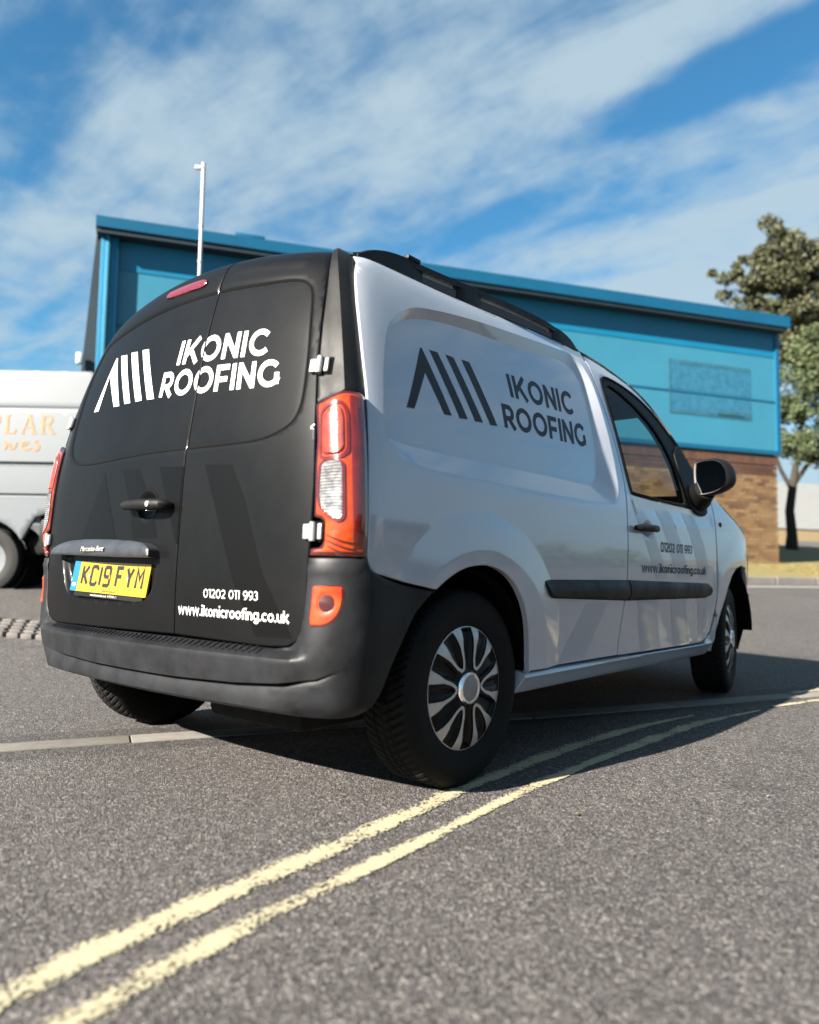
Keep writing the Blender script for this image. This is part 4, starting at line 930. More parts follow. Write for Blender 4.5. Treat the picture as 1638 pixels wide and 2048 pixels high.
# ------------------------------------------------------------------ ground
TN = Vector((.5, .866, 0)); TS = Vector((.866, -.5, 0))
def gh(x, y):
    t = .5*np.asarray(x, float)+.866*np.asarray(y, float); s_ = np.minimum(t, 16)
    return np.where(t < 1.8, 0, np.where(s_ < 2.6, .118*(s_-1.8)**2/1.6, .118*(s_-2.2)))
def asphalt():
    m = bpy.data.materials.new('asphalt'); m.use_nodes = True; t = m.node_tree; b = t.nodes['Principled BSDF']
    co = N(t, 'ShaderNodeTexCoord').outputs['Object']
    wob = N(t, 'ShaderNodeTexNoise'); wob.inputs['Scale'].default_value = 90; t.links.new(co, wob.inputs['Vector'])
    va = N(t, 'ShaderNodeVectorMath', operation='MULTIPLY_ADD'); t.links.new(wob.outputs['Color'], va.inputs[0]); va.inputs[1].default_value = (.006,.006,.0); t.links.new(co, va.inputs[2])
    v = N(t, 'ShaderNodeTexVoronoi', feature='F1', voronoi_dimensions='2D'); v.inputs['Scale'].default_value = 230; v.inputs['Randomness'].default_value = 1; t.links.new(va.outputs[0], v.inputs['Vector'])
    v2 = N(t, 'ShaderNodeTexVoronoi', feature='F1', voronoi_dimensions='2D'); v2.inputs['Scale'].default_value = 120; t.links.new(va.outputs[0], v2.inputs['Vector'])
    sp = N(t, 'ShaderNodeSeparateColor'); t.links.new(v.outputs['Color'], sp.inputs[0]); sp2 = N(t, 'ShaderNodeSeparateColor'); t.links.new(v2.outputs['Color'], sp2.inputs[0])
    k = M_(t, 'ADD', M_(t, 'MULTIPLY', sp.outputs[0], .65), M_(t, 'MULTIPLY', sp2.outputs[1], .35))
    cr = N(t, 'ShaderNodeValToRGB'); t.links.new(k, cr.inputs[0]); e = cr.color_ramp
    e.elements[0].position = .12; e.elements[0].color = (.020,.0175,.017,1); e.elements[1].position = .92; e.elements[1].color = (.36,.335,.305,1)
    for p_, c_ in ((.40, (.072,.064,.063,1)), (.62, (.118,.107,.104,1)), (.80, (.19,.176,.165,1))): q = e.elements.new(p_); q.color = c_
    big = noise(t, co, .9, 4, .55); mid = noise(t, co, 9, 5, .6)
    sx = N(t, 'ShaderNodeSeparateXYZ'); t.links.new(co, sx.inputs[0])
    dl_ = M_(t, 'ABSOLUTE', M_(t, 'ADD', M_(t, 'ADD', M_(t, 'MULTIPLY', sx.outputs[0], .4614), M_(t, 'MULTIPLY', sx.outputs[1], .8872)), -.2874))
    dl_ = M_(t, 'ADD', dl_, M_(t, 'MULTIPLY_ADD', noise(t, co, 6, 4, .6), .10, -.05))
    tr_ = N(t, 'ShaderNodeMapRange'); t.links.new(dl_, tr_.inputs[0]); tr_.inputs[1].default_value = .20; tr_.inputs[2].default_value = .23; tr_.inputs[3].default_value = .72; tr_.inputs[4].default_value = 1
    g = M_(t, 'ADD', .80, M_(t, 'ADD', M_(t, 'MULTIPLY', big, .45), M_(t, 'MULTIPLY', mid, .34)))
    g = M_(t, 'MULTIPLY', g, tr_.outputs[0])
    st = N(t, 'ShaderNodeMapRange'); t.links.new(noise(t, co, 1.7, 3, .5), st.inputs[0]); st.inputs[1].default_value = .60; st.inputs[2].default_value = .72; st.inputs[3].default_value = 1; st.inputs[4].default_value = .72
    g = M_(t, 'MULTIPLY', g, st.outputs[0])
    edge_ = N(t, 'ShaderNodeMapRange'); t.links.new(v.outputs['Distance'], edge_.inputs[0]); edge_.inputs[1].default_value = .28; edge_.inputs[2].default_value = .62; edge_.inputs[3].default_value = 1; edge_.inputs[4].default_value = .45
    g = M_(t, 'MULTIPLY', g, edge_.outputs[0])
    mx = N(t, 'ShaderNodeVectorMath', operation='SCALE'); t.links.new(cr.outputs[0], mx.inputs[0]); t.links.new(g, mx.inputs['Scale']); mx2 = N(t, 'ShaderNodeVectorMath', operation='SCALE'); mx2.inputs['Scale'].default_value = AK*.90; t.links.new(mx.outputs[0], mx2.inputs[0]); t.links.new(mx2.outputs[0], b.inputs['Base Color'])
    hgt = M_(t, 'ADD', M_(t, 'MULTIPLY', M_(t, 'SUBTRACT', 1, v.outputs['Distance']), .8), M_(t, 'MULTIPLY', sp.outputs[1], .45))
    bp = N(t, 'ShaderNodeBump'); bp.inputs['Strength'].default_value = .9; bp.inputs['Distance'].default_value = .0042; t.links.new(hgt, bp.inputs['Height']); t.links.new(bp.outputs[0], b.inputs['Normal'])
    b.inputs['Roughness'].default_value = .72; b.inputs['Specular IOR Level'].default_value = .35
    return m
MT['asphalt'] = asphalt()
xs = np.unique(np.concatenate([np.arange(-12, 30, .5), np.geomspace(30, 900, 22), -np.geomspace(12, 900, 22)])); V = []; F = []
for x in xs:
    for y in xs: V.append((x, y, float(gh(x, y))))
n = len(xs)
for i in range(n-1):
    for j in range(n-1): F.append((i*n+j, (i+1)*n+j, (i+1)*n+j+1, i*n+j+1))
g_ = mesh('ground', V, F, MT['asphalt'], None, True, 180); tag(g_, 'grey worn chipping asphalt road surface', kind='structure')
# worn paint
def wornpaint(name, col, thr, edge=True):
    col = tuple(v*AK for v in col)
    m = bpy.data.materials.new(name); m.use_nodes = True; t = m.node_tree; b = t.nodes['Principled BSDF']; o = t.nodes['Material Output']
    co = N(t, 'ShaderNodeTexCoord').outputs['Object']; n1_ = noise(t, co, 5, 4, .6); n2_ = noise(t, co, 110, 3, .6); n3_ = noise(t, co, 210, 2, .5)
    at = N(t, 'ShaderNodeAttribute', attribute_name='edge')
    k = M_(t, 'ADD', M_(t, 'ADD', M_(t, 'MULTIPLY_ADD', n1_, 1.9, -.95), M_(t, 'MULTIPLY_ADD', n2_, 2.6, -1.3)), M_(t, 'MULTIPLY', at.outputs['Fac'], .62))
    k = M_(t, 'GREATER_THAN', k, thr)
    mixn = N(t, 'ShaderNodeMix', data_type='RGBA'); t.links.new(n3_, mixn.inputs[0]); mixn.inputs[6].default_value = tuple(v*.80 for v in col)+(1,); mixn.inputs[7].default_value = tuple(v*1.06 for v in col)+(1,)
    t.links.new(mixn.outputs[2], b.inputs['Base Color']); b.inputs['Roughness'].default_value = .65
    bp = N(t, 'ShaderNodeBump'); bp.inputs['Strength'].default_value = .4; bp.inputs['Distance'].default_value = .003; t.links.new(n2_, bp.inputs['Height']); t.links.new(bp.outputs[0], b.inputs['Normal'])
    tr = N(t, 'ShaderNodeBsdfTransparent'); mx = N(t, 'ShaderNodeMixShader'); t.links.new(k, mx.inputs[0]); t.links.new(tr.outputs[0], mx.inputs[1]); t.links.new(b.outputs[0], mx.inputs[2]); t.links.new(mx.outputs[0], o.inputs[0])
    return m
MT['yline'] = wornpaint('worn_yellow_paint', (.40,.36,.24), .26)
MT['wline'] = wornpaint('worn_white_paint', (.30,.30,.29), -.6)
def strip(name, up_, lo_, m, label, z=.0035, e=(0., 1.)):
    up_ = catm(up_, 6); lo_ = catm(lo_, 6)
    def rs(L, n):
        L = np.array(L); d = np.concatenate([[0], np.cumsum(np.hypot(*np.diff(L, axis=0).T))]); q = np.linspace(0, d[-1], n); return np.stack([np.interp(q, d, L[:,0]), np.interp(q, d, L[:,1])], 1)
    A = rs(up_, 90); B = rs(lo_, 90); V = []; F = []; ev = []
    for i in range(90):
        for j in range(7):
            t = j/6; p = A[i]*(1-t)+B[i]*t; V.append((p[0], p[1], float(gh(*p))+z)); ev.append(min(1, t*2.6, (1-t)*4.5+.12)*.8+(.2 if .3 < t < .8 else 0))
    for i in range(89):
        for j in range(6): F.append((i*7+j, i*7+j+1, (i+1)*7+j+1, (i+1)*7+j))
    o = mesh(name, V, F, m, None, True, 180); at = o.data.attributes.new('edge', 'FLOAT', 'POINT'); at.data.foreach_set('value', ev)
    tag(o, label, kind='structure'); return o
L1u = [(-2.3,-1.12),(-1.459,-.962),(-1.319,-.929),(-1.106,-.910),(-.798,-.889),(-.576,-.874),(-.324,-.858),(-.164,-.832),(-.043,-.832),(.284,-.814),(.674,-.801),(1.084,-.822),(1.495,-.886),(1.79,-.961)]
L1l = [(-2.34,-1.22),(-1.495,-1.054),(-1.32,-1.020),(-1.047,-.994),(-.841,-.983),(-.673,-.969),(-.425,-.944),(-.227,-.922),(.013,-.897),(.245,-.891),(.613,-.889),(1.052,-.896),(1.408,-.920),(1.759,-.972)]
L2u = [(-2.3,-1.27),(-1.47,-1.113),(-1.338,-1.093),(-1.157,-1.070),(-.902,-1.052),(-.748,-1.045),(-.533,-1.037),(-.367,-1.029),(-.169,-1.015),(.012,-.995),(.205,-.985),(.367,-.985),(.626,-.985),(.972,-.987),(1.361,-.997),(1.739,-1.041),(2.183,-1.164)]
L2l = [(-2.3,-1.36),(-1.408,-1.186),(-1.292,-1.166),(-1.064,-1.134),(-.923,-1.118),(-.777,-1.112),(-.605,-1.100),(-.45,-1.090),(-.235,-1.068),(-.008,-1.053),(.341,-1.045),(.622,-1.042),(1.047,-1.065),(1.578,-1.094),(2.144,-1.175)]
strip('yellow_line', L1u, L1l, MT['yline'], 'inner of the two worn pale yellow no-parking lines')
strip('yellow_line', L2u, L2l, MT['yline'], 'outer of the two worn pale yellow no-parking lines')
strip('yellow_line', [(2.35,-1.165),(2.60,-1.235),(2.85,-1.31),(3.4,-1.52),(4.2,-1.9)], [(2.33,-1.205),(2.58,-1.29),(2.80,-1.375),(3.35,-1.60),(4.15,-1.99)], MT['yline'], 'short continuing piece of yellow line ahead of the van')
strip('yellow_line', [(2.95,-1.115),(3.26,-1.215),(3.9,-1.45),(4.6,-1.75)], [(2.92,-1.185),(3.2,-1.285),(3.85,-1.53),(4.55,-1.84)], MT['yline'], 'far continuing piece of yellow line beside the kerb ahead of the van')
# flush concrete edging made of blocks
MT['concrete'] = mat('edging_concrete', (.18,.17,.15), .8, col2=(.13,.122,.105), vscale=14, bump=.6, bscale=120)
def concrete_run(pts, n, wid, label, j0=0.):
    root = empty('flush_kerb', (pts[0][0], pts[0][1], 0), label=label, cat='kerb'); L = catm(pts, 12); L = np.array(L)
    d = np.concatenate([[0], np.cumsum(np.hypot(*np.diff(L, axis=0).T))]); g = lambda q: np.array([np.interp(q, d, L[:,0]), np.interp(q, d, L[:,1])])
    bl_ = d[-1]/n
    for k in range(n):
        a = g(k*bl_+.003); b = g((k+1)*bl_-.003); m_ = (a+b)/2; an = math.atan2(b[1]-a[1], b[0]-a[0]); ln = np.hypot(*(b-a))
        mb = MB().box((0,0,0), (ln, wid, .06), None, .004); o = mb.build('edging_block', MT['concrete'], root); o.location = (m_[0]-root.location.x, m_[1]-root.location.y, float(gh(*m_))-.024+rng.uniform(-.001,.001)); o.rotation_euler = (0, 0, an)
    return root
dA = np.array([-.331,.594])-np.array([-.754,.814]); dA /= np.hypot(*dA); nA = np.array([-dA[1], dA[0]])
j = np.array([-.377,.520]); 
concrete_run([tuple(j+dA*q) for q in (-3.66,-2.4,-1.2,0)], 4, .128, 'flush pale concrete edging running in from the left edge of the road')
concrete_run([tuple(j+dA*.001), tuple(j+dA*.9), (1.0,-.28), (1.82,-.695), (2.34,-.92), (2.9,-1.22), (3.9,-1.75), (5.2,-2.4)], 7, .13, 'flush concrete edging passing under the van and out in its shadow')
# setts strip at left
sb = MB()
MT['setts'] = mat('granite_setts', (.06,.052,.05), .8, col2=(.13,.12,.11), vscale=9, bump=.5, bscale=60)
for i in range(30):
    for k in range(5):
        c = Vector((.42,3.8,0))+Vector((.56,-.83,0)).normalized()*(-1.6+i*.115+(k%2)*.055)+Vector((.83,.56,0)).normalized()*(k*.115); c += Vector((rng.uniform(-.006,.006), rng.uniform(-.006,.006), 0))
        sb.box((c.x, c.y, float(gh(c.x, c.y))+.012), (.095,.095,.05), Matrix.Rotation(R(-56)+rng.uniform(-.08,.08),3,'Z'), .012)
tag(sb.build('setts', MT['setts']), 'strip of rough grey setts let into the road behind the van on the left', 'paving setts', kind='stuff')
# bits of litter on the road
MT['leaf'] = mat('dry_leaf', (.20,.15,.085), .8, var=.2)
MT['paper'] = mat('scrap_paper', (.4,.38,.35), .8)
for q, (x, y, m_, a, l) in enumerate([(-.02,-1.26,'leaf',.5,.03),(.55,-1.62,'paper',.2,.024)]):
    V = []; F = []
    for i in range(7):
        t = i/6; w_ = .006*math.sin(math.pi*t)+.0006; V += [(l*(t-.5), -w_, .004+.004*math.sin(3*t)), (l*(t-.5), w_, .006+.003*math.cos(4*t))]
    F = [(2*i, 2*i+1, 2*i+3, 2*i+2) for i in range(6)]; o = mesh('dry_leaf' if m_ == 'leaf' else 'paper_scrap', V, F, MT[m_]); o.location = (x, y, .001); o.rotation_euler = (0,0,a)
    tag(o, ['thin brown leaf blade lying on the asphalt right of the yellow lines', 'small pale scrap lying on open asphalt at the right', 'curled dry leaf against the outer yellow line', 'thin dry leaf on the asphalt between yellow line and foreground', 'tiny dry leaf on asphalt left of the yellow lines'][q], 'leaf' if m_ == 'leaf' else 'litter')

# ------------------------------------------------------------------ industrial building (facade plane t = 9.57)
T0 = 9.573
def FP(s_, z, d=0.): p = TN*(T0-d)+TS*s_; return Vector((p.x, p.y, z))      # d = distance in front of the facade
MF = Matrix((TS, Vector((0,0,1)), -TN)).transposed()                        # x along facade, y up, z out
def fbox(s0, s1, z0, z1, d0, d1, bev=0): b = MB(); b.box(FP((s0+s1)/2, (z0+z1)/2, (d0+d1)/2), (s1-s0, z1-z0, abs(d1-d0)), MF, bev); return b
MT['cladlight'] = mat('cladding_blue', (.034,.185,.275), .42, var=.06, vscale=.8, rvar=.08, rscale=1)
MT['cladtrim'] = mat('blue_trim', (.003,.082,.165), .40, var=.08, vscale=1.5)
MT['clad2'] = mat('blue_band', (.002,.15,.28), .42, var=.08, vscale=.7)
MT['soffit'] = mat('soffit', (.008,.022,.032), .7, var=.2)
MT['signresidue'] = mat('peeled_sign_residue', (.030,.165,.255), .6, col2=(.012,.100,.185), vscale=9)
MT['residue2'] = mat('sign_residue_dark', (.040,.155,.205), .6, col2=(.008,.07,.12), vscale=22)
MT['mortar'] = mat('mortar', (.13,.11,.085), .9, var=.15, vscale=30)
bld = empty('industrial_building', tuple(FP(5.6, .8)), label='blue clad industrial unit with deep eaves and a brick base behind the van', cat='building')
BL = bld.location.copy()
def bpart(mb, name, m, parent=None, **kw):
    mb.V = [tuple(Vector(v)-BL) for v in mb.V]; return mb.build(name, m, parent or bld, **kw)
bpart(fbox(-1.22,12.58,3.36,5.9,-8,0), 'cladding_wall', MT['cladlight'])
bpart(fbox(-1.0,12.52,4.49,4.525,0,.012), 'panel_joint', MT['cladtrim'])
bpart(fbox(-1.0,12.52,3.33,3.42,0,.05), 'bottom_flashing', MT['cladtrim']); bpart(fbox(12.50,12.60,3.33,6.04,0,.05), 'corner_flashing', MT['cladtrim'])
def sloped(s0, s1, zb0, zt0, zb1, zt1, d0, d1):
    b = MB(); V = [FP(s_, z, d) for s_, zz in ((s0, (zb0, zt0)), (s1, (zb1, zt1))) for d in (d0, d1) for z in zz]
    return b.add(V, [(0,1,3,2),(4,6,7,5),(0,4,5,1),(2,3,7,6),(0,2,6,4),(1,5,7,3)])
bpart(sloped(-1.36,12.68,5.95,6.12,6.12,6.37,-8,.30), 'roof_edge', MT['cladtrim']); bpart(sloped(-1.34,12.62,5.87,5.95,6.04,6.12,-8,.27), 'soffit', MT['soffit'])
bpart(sloped(-1.0,12.53,5.40,5.87,5.50,6.04,0,.010), 'upper_band', MT['clad2'])
# end fin with its shade put into the dark colour, column, downpipe
fn_ = MB(); A_ = [FP(-1.36,5.9,-.02), FP(-1.24,5.9,-.02), FP(-1.24,.7,-.02), FP(-1.66,.7,-.02)]; Bk = [p+TN*.42 for p in A_]
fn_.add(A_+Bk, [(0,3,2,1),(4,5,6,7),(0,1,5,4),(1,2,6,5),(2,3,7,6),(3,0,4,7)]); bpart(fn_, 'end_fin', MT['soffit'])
bpart(fbox(-1.28,-1.02,.7,5.88,.01,.12,.01), 'corner_column', MT['clad2']); bpart(fbox(-1.20,-1.15,.7,5.88,.12,.17,.01), 'downpipe', MT['cladlight'])
lt = bpart(fbox(-1.56,-1.47,3.80,3.98,.02,.12,.02), 'wall_lamp', MT['white'])
bpart(fbox(.75,1.25,6.13,6.24,.05,.26,.02), 'roof_vent', MT['cladtrim'])
# faded sign patch
for s0, s1, z0, z1 in ((9.67,11.82,4.55,5.18),(9.67,11.82,4.03,4.46)): bpart(fbox(s0,s1,z0,z1,0,.006), 'faded_sign_patch', MT['signresidue'])
for s0, s1, z0, z1 in ((9.9,11.75,5.10,5.17),(9.70,11.8,4.05,4.13),(10.9,11.82,4.06,4.20),(9.66,9.70,4.05,5.17)): bpart(fbox(s0,s1,z0,z1,.006,.010), 'sign_residue_edge', MT['residue2'])
# brick base : individual bricks where they show, the rest joined
bpart(fbox(-1.0,12.50,.3,3.34,-7.9,-.045), 'brick_wall_backing', MT['mortar'])
def brickmat(name, ramp):
    ramp = [tuple(v*AK for v in c) for c in ramp]
    m = bpy.data.materials.new(name); m.use_nodes = True; t = m.node_tree; b = t.nodes['Principled BSDF']
    oi = N(t, 'ShaderNodeObjectInfo'); ge = N(t, 'ShaderNodeNewGeometry'); k = M_(t, 'FRACT', M_(t, 'ADD', oi.outputs['Random'], ge.outputs['Random Per Island']))
    cr = N(t, 'ShaderNodeValToRGB'); t.links.new(k, cr.inputs[0]); e = cr.color_ramp; e.elements[0].color = ramp[0]+(1,); e.elements[1].color = ramp[-1]+(1,)
    for i, c in enumerate(ramp[1:-1]): q = e.elements.new((i+1)/(len(ramp)-1)); q.color = c+(1,)
    n = noise(t, N(t, 'ShaderNodeTexCoord').outputs['Object'], 14, 4, .6); mx = N(t, 'ShaderNodeVectorMath', operation='SCALE'); t.links.new(cr.outputs[0], mx.inputs[0]); t.links.new(M_(t, 'ADD', .6, M_(t, 'MULTIPLY', n, .8)), mx.inputs['Scale']); t.links.new(mx.outputs[0], b.inputs['Base Color']); b.inputs['Roughness'].default_value = .85
    return m
MT['brick'] = brickmat('buff_brick', [(.11,.055,.025),(.19,.112,.050),(.215,.13,.058),(.235,.150,.070),(.17,.090,.038),(.22,.14,.062),(.085,.045,.024)])
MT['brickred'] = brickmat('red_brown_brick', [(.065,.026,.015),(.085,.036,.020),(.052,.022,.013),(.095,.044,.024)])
bw, bhh = .225, .075
bme = {}
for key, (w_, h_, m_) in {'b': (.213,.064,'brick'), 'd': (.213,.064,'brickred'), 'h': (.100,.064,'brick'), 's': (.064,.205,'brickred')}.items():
    bm_ = MB().box((0,0,0), (w_, h_, .10), None, .004); me = bpy.data.meshes.new('brick_'+key); me.from_pydata(bm_.V, [], bm_.F); me.materials.append(MT[m_]); bme[key] = me
stuff = {'brick': MB(), 'brickred': MB()}; cnt = 0
RotF = MF.to_euler()
for row in range(36):
    z = 3.085-.0375-row*bhh
    if z < .55: break
    s_ = -.98+(row % 2)*bw/2
    if row % 2:
        stuff['brick'].box(FP(-.92, z, -.045)-BL, (.10,.064,.10), MF); stuff['brick'].box(FP(12.455, z, -.045)-BL, (.087,.064,.10), MF)
    while s_+bw < (12.43 if row % 2 else 12.52):
        c = s_+bw/2
        vis = (8.45 < c < 10.05 and 1.95 < z < 3.1 and cnt < 290) or (11.75 < c < 12.5 and .95 < z < 3.1 and cnt < 290)
        if vis:
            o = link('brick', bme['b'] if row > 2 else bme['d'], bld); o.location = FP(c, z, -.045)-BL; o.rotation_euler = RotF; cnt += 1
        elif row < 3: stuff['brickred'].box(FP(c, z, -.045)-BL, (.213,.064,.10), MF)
        else: stuff['brick'].box(FP(c, z, -.045)-BL, (.213,.064,.10), MF)
        s_ += bw
s_ = -.98; k = 0
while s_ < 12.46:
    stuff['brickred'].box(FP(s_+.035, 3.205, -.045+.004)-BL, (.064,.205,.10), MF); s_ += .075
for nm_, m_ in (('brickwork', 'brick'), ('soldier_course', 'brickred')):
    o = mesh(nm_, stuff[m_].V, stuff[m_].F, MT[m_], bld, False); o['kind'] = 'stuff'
# mast in front of the building
MT['mast'] = mat('mast_white', (.34,.36,.37), .45, var=.05)
fpx = (3.70, 6.25); fz = float(gh(*fpx)); mast = empty('lamp_mast', (fpx[0], fpx[1], fz), label='tall thin pale mast with a small bracket at its top left of the van', cat='mast')
MB().tube([(0,0,0),(0,0,3.25),(0,0,3.30),(0,0,5.60)],[.040,.034,.022,.026],12).build('pole', MT['mast'], mast)
for z in (3.30,3.55,3.78,4.2,4.7): MB().tube([(0,0,z),(0,0,z+.03)], .031, 12).build('pole_collar', MT['mast'], mast)
MB().box((-.035,.03,5.53), (.13,.05,.05), Matrix.Rotation(R(-45),3,'Z'), .01).build('head_bracket', MT['mast'], mast)

# ------------------------------------------------------------------ second van on the left
MT['grey'] = mat('second_van_paint', (.100,.114,.127), .5, 0, .2, .1, var=.02)
MT['orange'] = mat('orange_vinyl', (.30,.105,.012), .5)
MT['tyre2'] = mat('tyre_far', (.006,.006,.006), .8, var=.2)
v2 = empty('delivery_van', (1.19, 6.19, .40), R(-50), label='large silver white delivery van with orange lettering, parked side-on at the left edge', cat='van')
# local frame: x to the right along the side (towards its tail), y away from the camera, z up ; rear wheel centre near x=0
prof2 = rnd([(-5.2,.30),(-.9,.30),(-.5,.84),(.6,.84),(1.05,.84),(1.16,.86),(1.16,2.16),(1.08,2.36),(-3.4,2.40),(-3.9,2.26),(-4.55,1.35),(-5.25,1.15),(-5.42,.75),(-5.42,.35)], [.05,.03,.03,.03,.03,.01,.15,.12,.3,.3,.25,.2,.1,.05])
def ext(L, y0, y1, inset_top=.05):
    n = len(L); V = []
    for y, k in ((y0, 1), (y1, -1)):
        for x, z in L: V.append((x, y+k*inset_top*max(0, (z-1.1)/1.36)**1.5, z))
    return V, [tuple(range(n)), tuple(range(n, 2*n))[::-1]]+[((i+1) % n, i, n+i, n+(i+1) % n) for i in range(n)]
# side panel with wheel arch cut, strips pressed into it
def s2(a, b): a = np.asarray(a, float); b = np.asarray(b, float); return np.stack([a, .05*np.maximum(0, (b-1.1)/1.36)**1.5, b], -1)
def off2(a, b): return -.038*np.clip(1.6-np.abs(b-1.36)/.016, 0, 1)-.026*np.clip(1.6-np.abs(b-1.02)/.014, 0, 1)-.010*np.clip(1.6-np.abs(b-1.97)/.008, 0, 1)
wa = arc(-.02,.33,.44,.44,0,180,18); wf = arc(-3.65,.33,.44,.44,0,180,18)
low = [(.42,.56)]+[(1.05,.62),(1.16,.66)]
side2 = [(1.16,.66),(1.16,2.16),(1.10,2.30),(1.0,2.38),(-3.4,2.40),(-3.9,2.24),(-4.55,1.38),(-5.2,1.15),(-5.40,.75),(-5.40,.42)]+[(p[0], p[1]) for p in wf[::-1]]+[(-3.2,.42),(-.47,.42)]+wa[::-1][1:-3]+[(.44,.70),(.50,.80),(.62,.84),(1.10,.84)]
side2 = [p for i, p in enumerate(side2) if i == 0 or np.hypot(p[0]-side2[i-1][0], p[1]-side2[i-1][1]) > 1e-3]
side2[0] = (1.16,.85)
win2 = rnd([(-4.25,1.42),(-3.55,1.42),(-3.55,1.98),(-3.80,1.98)], .06)
bp2 = patch('body_side', [side2], s2, 1, MT['grey'], v2, res=.06, off=off2, skirt=.05, roll=.02, roll_d=.01, holes=[win2], extra=[[(x, z+k) for x in np.arange(-5.3,1.16,.05)] for z in (1.36,1.02,1.97) for k in (-.027,-.010,0,.010,.027)])
patch('window_glass', [inset(win2,-.01)], s2, 1, MT['gloss'], v2, res=.2, off=-.01, skirt=0, roll=0)
V, F = ext(prof2, .03, 1.95); mesh('body', V, F, MT['grey'], v2, True, 30)
MB().box((.83,.30,.62),(.62,.50,.42),None,.03).build('rear_valance', MT['plastic'], v2)
MB().box((.78,.9,.50),(.8,1.6,.2),None,.03).build('chassis', MT['under'], v2)
for x in (0, -3.65):
    for y in (.12, 1.85):
        w = bpy.data.objects.new('wheel', None); COL.objects.link(w); w.parent = v2; w.location = (x, y, .345)
        V, F = lathe([(-.09,.20),(-.11,.24),(-.115,.29),(-.10,.335),(-.08,.345),(.08,.345),(.10,.335),(.11,.2)], 40); mesh('tyre', V, F, MT['tyre2'], w)
        V, F = lathe([(-.085,.205),(-.06,.19),(-.05,.10),(-.08,.07),(-.085,.001)], 30); mesh('rim', V, F, MT['grey'] if y < 1 else MT['under'], w)
        if y < 1:
            V, F = lathe([(-.088,.06),(-.10,.05),(-.10,.001)], 24); mesh('hub', V, F, MT['white'], w)
V, F = lathe([(0,.43),(.02,.43),(.45,.43)], 40); V = [(v[0], v[1]+.03, v[2]+.335) for v in V]; mesh('wheel_housing', V, F, MT['blackmatt'], v2)
TM = Matrix(((1,0,0,.42),(0,0,-1,.012+.0),(0,1,0,1.88),(0,0,0,1)))
# heavy serif capitals
sf = MB()
def serif(c, x0, h_=.205):
    S = []
    if c == 'P': S = [band([(.06,0),(.06,1)], .14), band([(.06,.95)]+arc(.32,.73,.20,.23,80,-80,10)+[(.06,.50)], .10), band([(-.06,.03),(.20,.03)], .06), band([(-.06,.97),(.12,.97)], .06)]; w_ = .62
    elif c == 'L': S = [band([(.08,0),(.08,1)], .14), band([(-.04,.03),(.52,.03)], .07), band([(-.04,.97),(.22,.97)], .06), band([(.49,.0),(.52,.24)], .06)]; w_ = .62
    elif c == 'A': S = [band([(.05,.02),(.38,1)], .07), band([(.38,1),(.66,.02)], .15), band([(.16,.33),(.55,.33)], .06), band([(-.05,.03),(.17,.03)], .06), band([(.52,.03),(.80,.03)], .06)]; w_ = .80
    else: S = [band([(.08,0),(.08,1)], .14), band([(.08,.95)]+arc(.34,.75,.19,.21,80,-80,10)+[(.08,.52)], .10), band([(.30,.52),(.62,.0)], .14), band([(-.04,.03),(.24,.03)], .06), band([(-.04,.97),(.12,.97)], .06), band([(.54,.03),(.74,.03)], .06)]; w_ = .76
    return [[[(x0+p[0]*h_, 1.685+p[1]*h_) for p in L] for L in s_] for s_ in S], w_*h_+.045
X = -.045; shp = []
for c in 'PLAR': q, w_ = serif(c, X); shp += q; X += w_
V, F = shapes_mesh(shp, s2, 1, .004, .1); mesh('side_lettering', V, F, MT['orange'], v2)
sc2 = [band(catm([(.02,1.59),(.035,1.63),(.02,1.66),(.05,1.64),(.06,1.60),(.09,1.61),(.10,1.655)], 4), .014), band(catm([(.145,1.63),(.175,1.645),(.165,1.665),(.14,1.64),(.145,1.605),(.175,1.595),(.205,1.61)], 4), .014), band(catm([(.245,1.675),(.225,1.655),(.245,1.635),(.255,1.61),(.235,1.59),(.215,1.60)], 4), .016)]
sc2 = [[[(.10+(p[0])*1.55, 1.560+(p[1]-1.63)*1.3) for p in L] for L in s_] for s_ in sc2]
V, F = shapes_mesh(sc2, s2, 1, .004, .1); mesh('script_lettering', V, F, MT['orange'], v2)

# ------------------------------------------------------------------ verge, kerb, far building, trees
MT['grass'] = mat('dry_grass', (.19,.145,.05), .95, col2=(.125,.11,.035), vscale=3, bump=1, bscale=40)
MT['kerb'] = mat('kerb_concrete', (.15,.14,.13), .85, var=.15, vscale=4)
MT['beige'] = mat('beige_render', (.30,.225,.13), .85, var=.05, vscale=2); MT['whitewall'] = mat('white_cladding', (.34,.355,.36), .6, var=.03)
def tz(t, s_, dz=0.): p = TN*t+TS*s_; return (p.x, p.y, float(gh(p.x, p.y))+dz)
def sheet(t0, t1, s0, s1, dz, m, name, nt=10, ns=40, bumpy=0.):
    V = []; F = []
    for i in range(nt+1):
        for k in range(ns+1): V.append(tz(t0+(t1-t0)*i/nt, s0+(s1-s0)*k/ns, dz+(rng.uniform(-bumpy, bumpy) if bumpy else 0)))
    for i in range(nt):
        for k in range(ns): F.append((i*(ns+1)+k, i*(ns+1)+k+1, (i+1)*(ns+1)+k+1, (i+1)*(ns+1)+k))
    return mesh(name, V, F, m, None, True, 180)
tag(sheet(7.05, 40, 6.0, 60, .10, MT['grass'], 'grass_verge', 40, 60, .012), 'dry yellowed grass verge in front of the brick wall', kind='structure')
tag(sheet(6.55, 6.68, 4.0, 40, .004, MT['wline'], 'road_edge_line'), 'thin pale line along the far road edge', kind='structure'); bpy.data.objects['road_edge_line'].data.attributes.new('edge', 'FLOAT', 'POINT')
kb = empty('road_kerb', tz(6.95, 12.), label='low concrete kerb along the grass verge beyond the van nose', cat='kerb'); kl = kb.location.copy()
s_ = 6.0
kme = None
